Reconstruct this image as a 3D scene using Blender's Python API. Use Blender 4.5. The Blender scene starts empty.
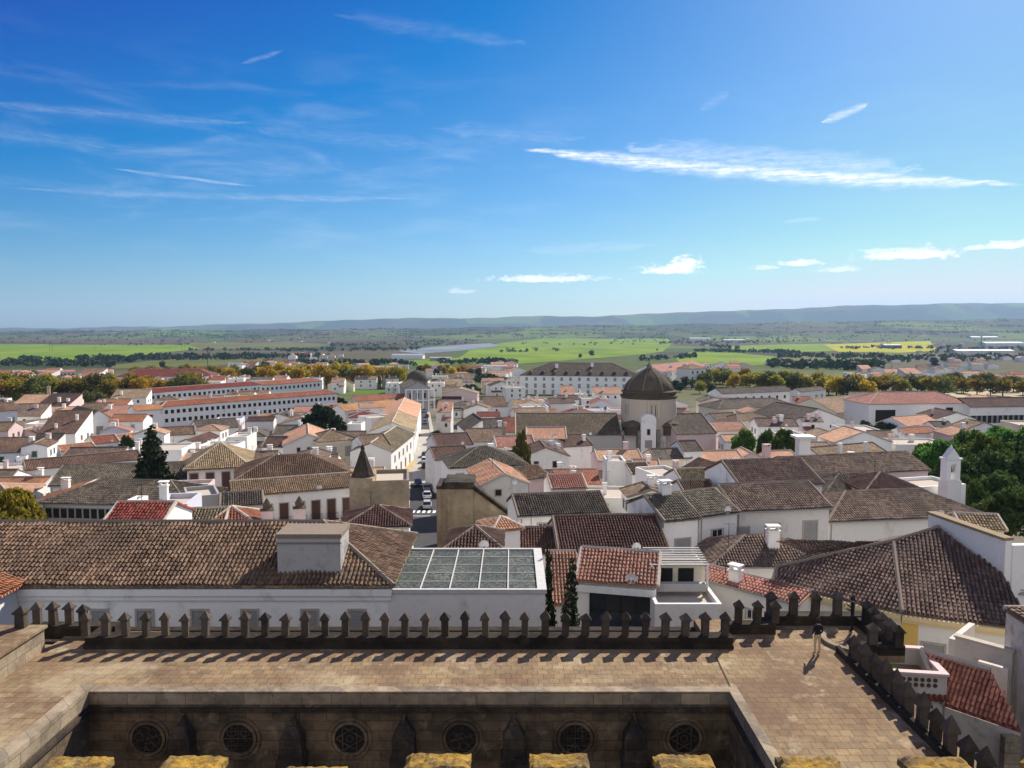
import bpy, math, random
import numpy as np
from mathutils import Vector, Matrix

R = math.radians
C = bpy.context.scene.collection
SC = bpy.context.scene
rng = random.Random(7)

# ------------------------------------------------------------------ camera, world, sun, exposure
CZ, F, PITCH = 75.0, 769.0, R(4.24)
cam_d = bpy.data.cameras.new('camera')
cam = bpy.data.objects.new('camera', cam_d); C.objects.link(cam)
cam_d.sensor_width = 36.0
cam_d.lens = 36.0 * F / 1024.0
cam_d.clip_start, cam_d.clip_end = 0.3, 120000.0
cam.location = (0, 0, CZ)
cam.rotation_euler = (R(90) - PITCH, 0, 0)
SC.camera = cam
SUN_EL, SUN_AZ = R(36), R(34)            # azimuth measured from +Y towards +X
SC.view_settings.view_transform = 'Standard'
SC.view_settings.look = 'None'
SC.view_settings.exposure = 0.82
SC.view_settings.gamma = 1.0
SC.cycles.max_bounces = 6
SC.cycles.diffuse_bounces = 3
SC.cycles.glossy_bounces = 2
SC.cycles.transmission_bounces = 3
SC.cycles.transparent_max_bounces = 6
SC.cycles.volume_bounces = 0
SC.cycles.use_denoising = True

CP, SP = math.cos(PITCH), math.sin(PITCH)
def ray(px, py):
    u, v = (px - 512) / F, (py - 384) / F
    return Vector((u, CP - v * SP, -SP - v * CP))
def at_z(px, py, z):
    d = ray(px, py); t = (z - CZ) / d.z
    return Vector((d.x * t, d.y * t, z))
def at_y(px, py, y):
    d = ray(px, py); t = y / d.y
    return Vector((d.x * t, y, CZ + d.z * t))

class NT:
    """small helper over a node tree: maths as calls"""
    def __init__(s, tree): s.t = tree; s.n = tree.nodes; s.l = tree.links
    def node(s, typ, **kw):
        n = s.n.new(typ)
        for k, v in kw.items(): setattr(n, k, v)
        return n
    def put(s, sock, val):
        if isinstance(val, bpy.types.NodeSocket): s.l.new(val, sock)
        elif val is not None:
            try: sock.default_value = val
            except Exception:
                sock.default_value = (*val, 1.0)
    def m(s, op, a, b=None, c=None, clamp=False):
        n = s.node('ShaderNodeMath', operation=op); n.use_clamp = clamp
        for i, x in enumerate((a, b, c)):
            if x is not None: s.put(n.inputs[i], x)
        return n.outputs[0]
    def vm(s, op, a, b=None):
        n = s.node('ShaderNodeVectorMath', operation=op)
        s.put(n.inputs[0], a)
        if b is not None:
            if op == 'SCALE': s.put(n.inputs['Scale'], b)
            else: s.put(n.inputs[1], b)
        return n.outputs[0]
    def step(s, x, lo, hi, to0=0.0, to1=1.0):
        n = s.node('ShaderNodeMapRange', interpolation_type='SMOOTHSTEP')
        for k, v in (('Value', x), ('From Min', lo), ('From Max', hi), ('To Min', to0), ('To Max', to1)): s.put(n.inputs[k], v)
        return n.outputs[0]
    def mix(s, f, a, b, blend='MIX'):
        n = s.node('ShaderNodeMix', data_type='RGBA', blend_type=blend)
        s.put(n.inputs[0], f)
        for i, x in ((6, a), (7, b)):
            s.put(n.inputs[i], x if isinstance(x, bpy.types.NodeSocket) else (*x[:3], 1.0))
        return n.outputs[2]
    def noise(s, vec, scale, detail=4, rough=0.55, out=0, dist=0.0):
        n = s.node('ShaderNodeTexNoise'); s.put(n.inputs['Vector'], vec)
        n.inputs['Scale'].default_value = scale; n.inputs['Detail'].default_value = detail
        n.inputs['Roughness'].default_value = rough; n.inputs['Distortion'].default_value = dist
        return n.outputs[out]
    def sep(s, v):
        n = s.node('ShaderNodeSeparateXYZ'); s.put(n.inputs[0], v); return n.outputs
    def comb(s, x, y, z=0.0):
        n = s.node('ShaderNodeCombineXYZ')
        for i, q in enumerate((x, y, z)): s.put(n.inputs[i], q)
        return n.outputs[0]
    def ramp(s, f, stops, interp='LINEAR'):
        n = s.node('ShaderNodeValToRGB'); s.put(n.inputs[0], f)
        e = n.color_ramp.elements; n.color_ramp.interpolation = interp
        while len(e) < len(stops): e.new(0.5)
        for i, (p, c) in enumerate(stops): e[i].position = p; e[i].color = (*c, 1)
        return n.outputs[0]

# ---- world: Nishita sky with high cirrus, contrails and small cumulus by direction
W = bpy.data.worlds.new('World'); SC.world = W; W.use_nodes = True
w = NT(W.node_tree); w.n.clear()
sky = w.node('ShaderNodeTexSky', sky_type='NISHITA')
sky.sun_disc = False; sky.sun_elevation = SUN_EL; sky.sun_rotation = SUN_AZ
sky.altitude = 300; sky.air_density = 1.0; sky.dust_density = 0.45; sky.ozone_density = 6.0
# clear dry autumn air: deeper blue overhead than the standard atmosphere
g0 = w.vm('SUBTRACT', w.vm('MULTIPLY', sky.outputs[0], (0.78, 0.83, 0.68)), (1.50, 1.45, 0.05))
g1 = w.vm('MINIMUM', w.vm('MAXIMUM', g0, (0.0, 0.2, 0.5)), (5.4, 5.8, 6.0))
dirv = w.node('ShaderNodeTexCoord').outputs['Generated']
dx, dy, dz = w.sep(dirv)
AZ = w.m('MULTIPLY', w.m('ARCTAN2', dx, dy), 180 / math.pi)
EL = w.m('MULTIPLY', w.m('ARCSINE', dz), 180 / math.pi)
def azel(px, py):
    d = ray(px, py).normalized()
    return math.degrees(math.atan2(d.x, d.y)), math.degrees(math.asin(d.z))
nz1 = w.noise(w.comb(w.m('MULTIPLY', AZ, 0.5), w.m('MULTIPLY', EL, 1.6)), 1.0, 6, 0.62)
nz2 = w.noise(w.comb(AZ, w.m('MULTIPLY', EL, 2.2)), 1.3, 7, 0.65)
nz3 = w.noise(w.comb(w.m('MULTIPLY', AZ, 0.12), w.m('MULTIPLY', EL, 0.55)), 1.0, 7, 0.6, dist=0.4)
nzf = w.noise(w.comb(w.m('ADD', w.m('MULTIPLY', AZ, 0.55), w.m('MULTIPLY', EL, 1.2)), w.m('MULTIPLY', EL, 5.0)), 1.0, 8, 0.68, dist=0.6)
def streak(p, q, wid, amp, taper=True, rag=0.5):
    (a0, e0), (a1, e1) = azel(*p), azel(*q)
    L = math.hypot(a1 - a0, e1 - e0); ux, uy = (a1 - a0) / L, (e1 - e0) / L
    da, de = w.m('SUBTRACT', AZ, a0), w.m('SUBTRACT', EL, e0)
    t = w.m('DIVIDE', w.m('ADD', w.m('MULTIPLY', da, ux), w.m('MULTIPLY', de, uy)), L)
    s = w.m('SUBTRACT', w.m('MULTIPLY', de, ux), w.m('MULTIPLY', da, uy))
    s = w.m('ADD', s, w.m('MULTIPLY', w.m('SUBTRACT', nz1, 0.5), wid * rag * 3))
    ends = w.m('MULTIPLY', w.step(t, 0.0, 0.25 if taper else 0.1), w.step(t, 1.0, 0.72 if taper else 0.9))
    hw = w.m('MULTIPLY', w.m('ADD', w.m('MULTIPLY', ends, 0.85), 0.15), wid)
    g = w.m('DIVIDE', w.m('ABSOLUTE', s), hw)
    k = w.step(g, 1.7, 0.0)
    k = w.m('MULTIPLY', k, w.step(nzf, 0.30, 0.66, 0.25, 1.0))
    k = w.m('MULTIPLY', k, w.m('MULTIPLY', w.step(t, 0, 0.05), w.step(t, 1, 0.95)))
    k = w.m('MULTIPLY', k, w.step(nz2, 0.25, 0.62, 0.45, 1.0))
    return w.m('MULTIPLY', k, amp)
def puff(c, rx, ry, amp):
    a, e = azel(*c)
    k = 57.3 / F
    x = w.m('DIVIDE', w.m('SUBTRACT', AZ, a), rx * k)
    y = w.m('DIVIDE', w.m('SUBTRACT', EL, e), ry * k)
    y = w.m('MULTIPLY', y, w.step(y, -0.2, 0.1, 2.2, 1.0))            # flat base
    r = w.m('SQRT', w.m('ADD', w.m('MULTIPLY', x, x), w.m('MULTIPLY', y, y)))
    r = w.m('ADD', r, w.m('MULTIPLY', w.m('SUBTRACT', nz2, 0.5), 2.6))
    return w.m('MULTIPLY', w.step(r, 1.05, 0.35), amp)
cl = None
items = [streak((520, 148), (1030, 185), 0.46, 0.85, rag=0.5), streak((620, 147), (930, 170), 0.75, 0.35, rag=0.9), streak((540, 149), (1020, 183), 0.3, 0.95, rag=0.6), streak((430, 128), (590, 140), 0.5, 0.10, rag=0.9),
         streak((110, 168), (260, 187), 0.11, 0.26), streak((0, 187), (430, 198), 0.22, 0.15, rag=0.8), streak((-40, 100), (260, 124), 0.25, 0.13, rag=0.8),
         streak((-40, 126), (140, 150), 0.4, 0.09, rag=0.9), streak((250, 128), (440, 146), 0.5, 0.07, rag=0.9), streak((330, 12), (530, 44), 0.45, 0.07, rag=0.9),
         streak((820, 123), (870, 103), 0.22, 0.55, rag=0.7), streak((240, 64), (284, 50), 0.13, 0.14), streak((782, 222), (825, 218), 0.13, 0.22),
         streak((700, 110), (730, 92), 0.3, 0.10), streak((520, 251), (660, 245), 0.35, 0.14, rag=0.8), streak((180, 175), (330, 168), 0.6, 0.08, rag=0.9),
         puff((672, 271), 34, 8, 0.85), puff((686, 266), 20, 10, 0.9), puff((545, 280), 66, 6, 0.75), puff((800, 264), 22, 5, 0.75), puff((763, 268), 14, 4, 0.5), puff((838, 270), 24, 5, 0.4),
         puff((910, 256), 46, 9, 0.75), puff((1010, 246), 24, 6, 0.75), puff((978, 248), 12, 4, 0.6), puff((460, 292), 18, 4, 0.35), puff((880, 252), 22, 4, 0.5)]
for x in items: cl = x if cl is None else w.m('MAXIMUM', cl, x)
cir = w.m('MULTIPLY', w.step(nz3, 0.44, 0.78), w.m('MULTIPLY', w.step(EL, 2, 9), w.step(EL, 21, 11)))
cir = w.m('MULTIPLY', cir, w.step(AZ, 8, -14, 0.04, 0.14))
cl = w.m('MAXIMUM', cl, cir)
# broken bright cloud added to the unseen sky behind the viewer as neutral fill light
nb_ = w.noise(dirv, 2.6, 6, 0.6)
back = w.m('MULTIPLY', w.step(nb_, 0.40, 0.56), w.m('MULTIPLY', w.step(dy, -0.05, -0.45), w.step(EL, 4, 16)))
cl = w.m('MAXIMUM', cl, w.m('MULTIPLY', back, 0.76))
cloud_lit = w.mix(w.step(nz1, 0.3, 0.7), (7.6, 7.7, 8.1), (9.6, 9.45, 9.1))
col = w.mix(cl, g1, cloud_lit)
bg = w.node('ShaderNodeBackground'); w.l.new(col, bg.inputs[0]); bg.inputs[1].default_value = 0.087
wo = w.node('ShaderNodeOutputWorld'); w.l.new(bg.outputs[0], wo.inputs[0])

sun_d = bpy.data.lights.new('sun', 'SUN'); sun_d.energy = 4.6; sun_d.angle = R(0.53); sun_d.color = (1.0, 0.93, 0.82)
sun = bpy.data.objects.new('sun', sun_d); C.objects.link(sun)
sdir = Vector((math.sin(SUN_AZ) * math.cos(SUN_EL), math.cos(SUN_AZ) * math.cos(SUN_EL), math.sin(SUN_EL)))
sun.rotation_euler = sdir.to_track_quat('Z', 'Y').to_euler()

# ------------------------------------------------------------------ terrain height
KN = [(-100, 50), (60, 50), (100, 45), (140, 41), (200, 40), (260, 38.5), (350, 36), (470, 33), (800, 26), (1300, 12), (2000, 3), (3000, 0), (90000, 0)]
def G(y):
    for (a, za), (b, zb) in zip(KN, KN[1:]):
        if y <= b: return za + (zb - za) * max(0, (y - a)) / (b - a)
    return 0
def solve_y(px, py, h):
    d = ray(px, py); s = d.z / d.y
    lo, hi = 20.0, 40000.0
    for _ in range(60):
        m = math.sqrt(lo * hi)
        if CZ + m * s - (G(m) + h) > 0: lo = m
        else: hi = m
    return lo
def on_ground(px, py, h=0.0):
    y = solve_y(px, py, h); p = at_y(px, py, y); p.z = G(y) + h; return p

# ------------------------------------------------------------------ mesh helpers
class MB:
    def __init__(s): s.v = []; s.f = []; s.uv = []; s.has_uv = False
    def face(s, pts, uv=None):
        i = len(s.v); s.v += [tuple(p) for p in pts]; s.f.append(list(range(i, i + len(pts))))
        if uv: s.has_uv = True
        s.uv += list(uv) if uv else [(p[0], p[1]) for p in pts]
    def raw(s, vs, fs):
        i = len(s.v); s.v += [tuple(p) for p in vs]
        for f in fs:
            s.f.append([i + k for k in f]); s.uv += [(vs[k][0], vs[k][1]) for k in f]
        return s
    def box(s, x0, x1, y0, y1, z0, z1, T=None, top=None):
        """top: optional (inset) to taper"""
        t = top or 0.0
        vs = [Vector(p) for p in ((x0, y0, z0), (x1, y0, z0), (x1, y1, z0), (x0, y1, z0), (x0 + t, y0 + t, z1), (x1 - t, y0 + t, z1), (x1 - t, y1 - t, z1), (x0 + t, y1 - t, z1))]
        if T is not None: vs = [T @ p for p in vs]
        return s.raw(vs, [(0, 3, 2, 1), (4, 5, 6, 7), (0, 1, 5, 4), (1, 2, 6, 5), (2, 3, 7, 6), (3, 0, 4, 7)])
    def prism(s, poly, z0, z1):
        n = len(poly)
        vs = [(x, y, z0) for x, y in poly] + [(x, y, z1) for x, y in poly]
        return s.raw(vs, [tuple(range(n))[::-1], tuple(range(n, 2 * n))] + [(i, (i + 1) % n, n + (i + 1) % n, n + i) for i in range(n)])
    def slab(s, quad, th, uv=None):
        """closed slab under a planar polygon"""
        n = len(quad); q = [Vector(p) for p in quad]
        low = [p - Vector((0, 0, th)) for p in q]
        s.face(q, uv)
        s.face(low[::-1])
        for i in range(n):
            j = (i + 1) % n
            s.face([q[i], low[i], low[j], q[j]])
    def tube(s, p, q, r, n=6, r2=None, caps=True):
        p, q = Vector(p), Vector(q); d = (q - p).normalized()
        a = d.orthogonal().normalized(); b = d.cross(a); r2 = r if r2 is None else r2
        vs = [p + (a * math.cos(2 * math.pi * k / n) + b * math.sin(2 * math.pi * k / n)) * r for k in range(n)]
        vs += [q + (a * math.cos(2 * math.pi * k / n) + b * math.sin(2 * math.pi * k / n)) * r2 for k in range(n)]
        fs = [(k, (k + 1) % n, n + (k + 1) % n, n + k) for k in range(n)]
        if caps: fs += [tuple(range(n))[::-1], tuple(range(n, 2 * n))]
        return s.raw(vs, fs)
    def lathe(s, prof, n=24, c=(0, 0), a0=0.0, a1=2 * math.pi, sq=None):
        full = abs(a1 - a0 - 2 * math.pi) < 1e-6
        m = n if full else n + 1
        vs = []
        for r, z in prof:
            for k in range(m):
                t = a0 + (a1 - a0) * k / n
                vs.append((c[0] + r * math.cos(t), c[1] + r * math.sin(t), z))
        fs = []
        for i in range(len(prof) - 1):
            for k in range(n):
                k2 = (k + 1) % m
                fs.append((i * m + k, i * m + k2, (i + 1) * m + k2, (i + 1) * m + k))
        return s.raw(vs, fs)
    def build(s, name, mat, parent=None, smooth=False, loc=None):
        me = bpy.data.meshes.new(name)
        me.from_pydata([tuple(p) for p in s.v], [], s.f)
        if s.has_uv:
            l = me.uv_layers.new(name='UVMap')
            l.data.foreach_set('uv', np.array(s.uv, dtype=np.float32).ravel())
        if mat: me.materials.append(mat)
        if smooth: me.polygons.foreach_set('use_smooth', [True] * len(me.polygons))
        me.update()
        return link(name, me, parent, loc)
def link(name, me, parent=None, loc=None):
    o = bpy.data.objects.new(name, me); C.objects.link(o)
    if parent is not None: o.parent = parent
    if loc is not None: o.location = loc
    return o
def empty(name, loc, rz=0.0, label=None, cat=None, group=None):
    o = bpy.data.objects.new(name, None); C.objects.link(o)
    o.location = loc; o.rotation_euler = (0, 0, rz); o.empty_display_size = 0.5
    tag(o, label, cat, group); return o
def tag(o, label=None, cat=None, group=None, kind=None):
    if label: o['label'] = label
    if cat: o['category'] = cat
    if group: o['group'] = group
    if kind: o['kind'] = kind
    return o
def np_mesh(name, V, Q, mat):
    me = bpy.data.meshes.new(name)
    nv, nf, k = len(V), len(Q), Q.shape[1]
    me.vertices.add(nv); me.vertices.foreach_set('co', V.astype(np.float32).ravel())
    me.loops.add(nf * k); me.loops.foreach_set('vertex_index', Q.astype(np.int32).ravel())
    me.polygons.add(nf); me.polygons.foreach_set('loop_start', np.arange(0, nf * k, k, dtype=np.int32))
    me.update(calc_edges=True); me.validate()
    if mat: me.materials.append(mat)
    return me

# ------------------------------------------------------------------ materials
MATS = {}
def new_mat(name):
    m = bpy.data.materials.new(name); m.use_nodes = True
    t = NT(m.node_tree); b = t.n['Principled BSDF']
    b.inputs['Roughness'].default_value = 0.85
    b.inputs['Specular IOR Level'].default_value = 0.25
    return m, t, b
def base_vec(t, use_random=True):
    v = t.node('ShaderNodeTexCoord').outputs['Object']
    if use_random:
        r = t.node('ShaderNodeObjectInfo').outputs['Random']
        return t.vm('ADD', v, t.comb(t.m('MULTIPLY', r, 91.0), t.m('MULTIPLY', r, 57.0), t.m('MULTIPLY', r, 33.0))), r
    return v, None
def mat_plain(name, col, rough=0.7, metal=0.0, spec=0.3, noise=0.12, scale=3.0):
    if name in MATS: return MATS[name]
    m, t, b = new_mat(name)
    v, r = base_vec(t)
    n = t.noise(v, scale, 5)
    c = t.mix(n, [x * (1 - noise * 2) for x in col], [min(1, x * (1 + noise * 1.2)) for x in col])
    t.l.new(c, b.inputs['Base Color']); b.inputs['Roughness'].default_value = rough
    b.inputs['Metallic'].default_value = metal; b.inputs['Specular IOR Level'].default_value = spec
    MATS[name] = m; return m
def mat_plaster(name, col, grime=0.5, gcol=(0.22, 0.19, 0.16)):
    m, t, b = new_mat(name); v, r = base_vec(t)
    x, y, z = t.sep(v)
    streaks = t.noise(t.comb(t.m('MULTIPLY', x, 1.3), t.m('MULTIPLY', y, 1.3), t.m('MULTIPLY', z, 0.16)), 1.0, 6, 0.6)
    blot = t.noise(v, 0.33, 7, 0.66)
    fine = t.noise(v, 2.6, 5, 0.6)
    k = t.m('MULTIPLY', t.step(blot, 0.52, 0.78), t.step(streaks, 0.36, 0.66))
    k = t.m('MULTIPLY', k, t.m('ADD', t.m('MULTIPLY', r, 0.8 * grime), 0.7 * grime), clamp=True)
    k2 = t.m('MULTIPLY', t.step(fine, 0.5, 0.75), 0.16 * grime)
    c = t.mix(t.step(r, 0.0, 1.0), [q * 0.86 for q in col], [min(0.86, q * 1.04) for q in col])
    c = t.mix(k2, c, gcol); c = t.mix(k, c, gcol)
    t.l.new(c, b.inputs['Base Color']); b.inputs['Roughness'].default_value = 0.92
    b.inputs['Specular IOR Level'].default_value = 0.12
    bp = t.node('ShaderNodeBump'); bp.inputs['Strength'].default_value = 0.25; bp.inputs['Distance'].default_value = 0.03
    t.l.new(t.noise(v, 1.7, 6, 0.6), bp.inputs['Height']); t.l.new(bp.outputs[0], b.inputs['Normal'])
    MATS[name] = m; return m
def mat_roof(name, col, alt, lich, var=0.5):
    """two materials: far (pattern from the slope's UV in metres) and near (real tiles, colour per tile)"""
    for near in (False, True):
        m, t, b = new_mat(name + ('_tile' if near else '_cover')); v, r = base_vec(t)
        big = t.noise(v, 0.22, 6, 0.65); mid = t.noise(v, 1.1, 5, 0.6)
        if near:
            rnd = t.node('ShaderNodeNewGeometry').outputs['Random Per Island']
        else:
            u, q, _ = t.sep(t.node('ShaderNodeUVMap').outputs[0])
            cu, cv = t.m('FLOOR', t.m('DIVIDE', u, 0.27)), t.m('FLOOR', t.m('DIVIDE', q, 0.42))
            wn = t.node('ShaderNodeTexWhiteNoise', noise_dimensions='3D'); t.l.new(t.comb(cu, cv, t.m('MULTIPLY', r, 50)), wn.inputs['Vector'])
            rnd = wn.outputs['Value']
        c = t.mix(t.step(rnd, 0.1, 0.95), [x * (1 - var) for x in col], [min(0.9, x * (1 + var * 0.75)) for x in col])
        c = t.mix(t.m('MULTIPLY', t.step(big, 0.40, 0.64), 0.8), c, alt)
        c = t.mix(t.m('MULTIPLY', t.step(mid, 0.5, 0.70), 0.6), c, lich)
        hv = t.node('ShaderNodeHueSaturation'); t.l.new(c, hv.inputs['Color'])
        t.l.new(t.m('ADD', t.m('MULTIPLY', r, 0.5), 0.75), hv.inputs['Value']); t.l.new(t.m('ADD', t.m('MULTIPLY', r, 0.03), 0.485), hv.inputs['Hue'])
        t.l.new(hv.outputs[0], b.inputs['Base Color']); b.inputs['Roughness'].default_value = 0.9; b.inputs['Specular IOR Level'].default_value = 0.1
        if not near:
            fu = t.m('ABSOLUTE', t.m('SINE', t.m('MULTIPLY', u, math.pi / 0.27)))
            fv = t.m('FRACT', t.m('DIVIDE', q, 0.42))
            h = t.m('SUBTRACT', fu, t.m('MULTIPLY', fv, 0.35))
            bp = t.node('ShaderNodeBump'); bp.inputs['Strength'].default_value = 0.9; bp.inputs['Distance'].default_value = 0.10
            t.l.new(h, bp.inputs['Height']); t.l.new(bp.outputs[0], b.inputs['Normal'])
        MATS[name + ('_tile' if near else '_cover')] = m
def mat_stone(name, col, dark, lich, lich_amt=0.3, block=None, scale=1.0, plane='xz', mortar=None):
    m, t, b = new_mat(name); v, r = base_vec(t, use_random=name in ('merlon_stone', 'lichen_stone'))
    x, y, z = t.sep(v)
    n1 = t.noise(v, 0.5 * scale, 7, 0.7); n2 = t.noise(v, 3.0 * scale, 6, 0.65); n3 = t.noise(v, 1.1 * scale, 8, 0.72)
    c = t.mix(t.step(n1, 0.3, 0.7), dark, col)
    h = n2
    if block:
        bt = t.node('ShaderNodeTexBrick'); bt.offset = 0.5
        if plane == 'xz': vec = t.comb(t.m('ADD', x, y), z)
        else: vec = t.comb(x, y)
        vec = t.vm('ADD', vec, t.vm('SCALE', t.noise(v, 1.5, 3, out=1), 0.08))
        t.l.new(vec, bt.inputs['Vector'])
        bt.inputs['Scale'].default_value = 1.0; bt.inputs['Brick Width'].default_value = block[0]; bt.inputs['Row Height'].default_value = block[1]
        bt.inputs['Mortar Size'].default_value = block[2]; bt.inputs['Mortar Smooth'].default_value = 0.4; bt.inputs['Bias'].default_value = 0.0
        k_ = 0.75 if plane == 'xy' else 1.0
        bt.inputs['Color1'].default_value = (1 + .25 * k_, 1 + .18 * k_, 1 + .08 * k_, 1); bt.inputs['Color2'].default_value = (1 - .28 * k_, 1 - .28 * k_, 1 - .26 * k_, 1); bt.inputs['Mortar'].default_value = (*(mortar or (0.6, 0.58, 0.55)), 1)
        c = t.mix(0.85, c, bt.outputs['Color'], 'MULTIPLY')
        h = t.m('SUBTRACT', n2, t.m('MULTIPLY', bt.outputs['Fac'], 1.2))
    if plane == 'xy':      # worn paths and damp patches across the paving
        pa = t.noise(v, 0.22, 6, 0.6)
        c = t.mix(t.step(pa, 0.36, 0.52, 0.8, 0.0), c, dark); c = t.mix(t.step(pa, 0.54, 0.68, 0, 0.6), c, lich)
        c = t.mix(t.step(t.noise(v, 6.0, 4, 0.7), 0.55, 0.72, 0, 0.6), c, [q * 0.5 for q in dark])
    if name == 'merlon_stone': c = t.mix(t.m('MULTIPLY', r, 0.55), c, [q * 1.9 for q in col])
    c = t.mix(t.step(n2, 0.5, 0.8, 0, 0.55), c, dark)
    c = t.mix(t.m('MULTIPLY', t.step(n3, 0.54, 0.68), lich_amt), c, lich)
    t.l.new(c, b.inputs['Base Color']); b.inputs['Roughness'].default_value = 0.95; b.inputs['Specular IOR Level'].default_value = 0.1
    bp = t.node('ShaderNodeBump'); bp.inputs['Strength'].default_value = 0.6; bp.inputs['Distance'].default_value = 0.05
    t.l.new(h, bp.inputs['Height']); t.l.new(bp.outputs[0], b.inputs['Normal'])
    MATS[name] = m; return m
def mat_leaf(name, a, bcol, trans=0.25):
    m, t, b = new_mat(name); v, r = base_vec(t)
    rnd = t.node('ShaderNodeNewGeometry').outputs['Random Per Island']
    n = t.noise(v, 0.35, 4)
    c = t.mix(t.m('MULTIPLY', t.m('ADD', rnd, t.step(n, 0.3, 0.7)), 0.5), a, bcol)
    hv = t.node('ShaderNodeHueSaturation'); t.l.new(c, hv.inputs['Color'])
    t.l.new(t.m('ADD', t.m('MULTIPLY', r, 0.6), 0.7), hv.inputs['Value']); t.l.new(t.m('ADD', t.m('MULTIPLY', r, 0.05), 0.475), hv.inputs['Hue'])
    t.l.new(hv.outputs[0], b.inputs['Base Color']); b.inputs['Roughness'].default_value = 0.75; b.inputs['Specular IOR Level'].default_value = 0.2
    tr = t.node('ShaderNodeBsdfTranslucent'); t.l.new(hv.outputs[0], tr.inputs[0])
    mx = t.node('ShaderNodeMixShader'); mx.inputs[0].default_value = trans
    t.l.new(b.outputs[0], mx.inputs[1]); t.l.new(tr.outputs[0], mx.inputs[2])
    t.l.new(mx.outputs[0], t.n['Material Output'].inputs[0])
    MATS[name] = m; return m

mat_plaster('white', (0.83, 0.80, 0.75), 0.7)
mat_plaster('stained', (0.70, 0.67, 0.62), 1.0, (0.17, 0.14, 0.12))
mat_plaster('lavender', (0.62, 0.60, 0.66), 0.4)
mat_plaster('cream', (0.72, 0.64, 0.48), 0.5)
mat_plaster('pink', (0.66, 0.50, 0.47), 0.6)
mat_plaster('ochre', (0.62, 0.42, 0.12), 0.4)
mat_plaster('grey', (0.40, 0.385, 0.36), 0.9, (0.10, 0.09, 0.08))
mat_plaster('drum_plaster', (0.55, 0.465, 0.36), 0.6)
mat_plaster('weathered', (0.60, 0.55, 0.485), 1.7, (0.16, 0.14, 0.12))
mat_plaster('dormer_plaster', (0.50, 0.475, 0.44), 2.2, (0.13, 0.12, 0.105))
mat_plaster('cream_yellow', (0.64, 0.51, 0.28), 0.5)
mat_plaster('old_wall', (0.40, 0.315, 0.205), 1.6, (0.15, 0.125, 0.095))
mat_roof('brown', (0.225, 0.145, 0.092), (0.125, 0.085, 0.06), (0.25, 0.19, 0.12), 0.4)
mat_roof('umber', (0.215, 0.145, 0.11), (0.12, 0.085, 0.07), (0.27, 0.21, 0.16), 0.4)
mat_roof('brick', (0.40, 0.145, 0.105), (0.30, 0.105, 0.08), (0.40, 0.21, 0.15), 0.3)
mat_roof('dark', (0.105, 0.078, 0.062), (0.055, 0.045, 0.038), (0.14, 0.115, 0.085), 0.4)
mat_roof('grey', (0.165, 0.135, 0.10), (0.09, 0.078, 0.062), (0.21, 0.18, 0.13), 0.4)
mat_roof('tan', (0.33, 0.225, 0.14), (0.22, 0.15, 0.095), (0.27, 0.215, 0.14), 0.35)
mat_roof('orange', (0.40, 0.165, 0.085), (0.27, 0.115, 0.065), (0.34, 0.2, 0.12), 0.3)
mat_roof('salmon', (0.56, 0.285, 0.19), (0.42, 0.21, 0.14), (0.44, 0.30, 0.21), 0.25)
mat_roof('red', (0.25, 0.07, 0.046), (0.15, 0.05, 0.036), (0.22, 0.11, 0.075), 0.3)
mat_roof('maroon', (0.125, 0.066, 0.052), (0.07, 0.042, 0.036), (0.16, 0.105, 0.08), 0.3)
mat_roof('terracotta', (0.46, 0.255, 0.165), (0.34, 0.185, 0.12), (0.46, 0.33, 0.22), 0.25)
mat_roof('moss', (0.165, 0.13, 0.078), (0.10, 0.08, 0.052), (0.21, 0.165, 0.10), 0.4)
mat_plain('mortar', (0.50, 0.43, 0.35), 0.95, spec=0.05)
mat_plain('mortar_dark', (0.25, 0.20, 0.155), 0.95, spec=0.05)
mat_plain('glass_dark', (0.025, 0.03, 0.035), 0.12, spec=0.6, noise=0.3)
mat_plain('frame_white', (0.75, 0.74, 0.72), 0.6)
mat_plain('frame_grey', (0.52, 0.50, 0.47), 0.7)
mat_plain('frame_stone', (0.42, 0.38, 0.32), 0.9)
mat_plain('shutter_brown', (0.10, 0.05, 0.035), 0.6)
mat_plain('shutter_grey', (0.30, 0.29, 0.28), 0.7)
mat_plain('shutter_green', (0.04, 0.09, 0.07), 0.6)
mat_plain('iron', (0.03, 0.03, 0.032), 0.5, 0.6)
mat_plain('dark_void', (0.02, 0.018, 0.016), 0.9)
mat_plain('bark', (0.10, 0.075, 0.055), 0.95)
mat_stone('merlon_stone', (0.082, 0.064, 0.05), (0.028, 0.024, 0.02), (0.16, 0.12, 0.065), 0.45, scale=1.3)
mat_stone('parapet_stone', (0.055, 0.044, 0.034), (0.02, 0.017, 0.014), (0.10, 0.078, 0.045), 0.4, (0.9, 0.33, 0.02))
mat_stone('ashlar', (0.19, 0.142, 0.095), (0.055, 0.044, 0.033), (0.27, 0.22, 0.15), 0.6, (1.1, 0.42, 0.018))
mat_stone('old_render', (0.40, 0.315, 0.205), (0.19, 0.15, 0.105), (0.50, 0.42, 0.30), 0.6, scale=0.55)
mat_stone('rim_stone', (0.36, 0.30, 0.215), (0.15, 0.12, 0.09), (0.45, 0.37, 0.24), 0.5, (1.2, 0.5, 0.02))
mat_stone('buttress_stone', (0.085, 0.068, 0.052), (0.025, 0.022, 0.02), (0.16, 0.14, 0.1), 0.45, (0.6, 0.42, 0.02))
mat_stone('terrace_pavers', (0.30, 0.222, 0.128), (0.165, 0.105, 0.066), (0.43, 0.35, 0.225), 0.75, (0.46, 0.42, 0.016), 0.55, 'xy', (0.55, 0.48, 0.40))
mat_stone('lichen_stone', (0.40, 0.235, 0.035), (0.10, 0.075, 0.05), (0.50, 0.38, 0.13), 0.5, scale=5.5)
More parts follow.
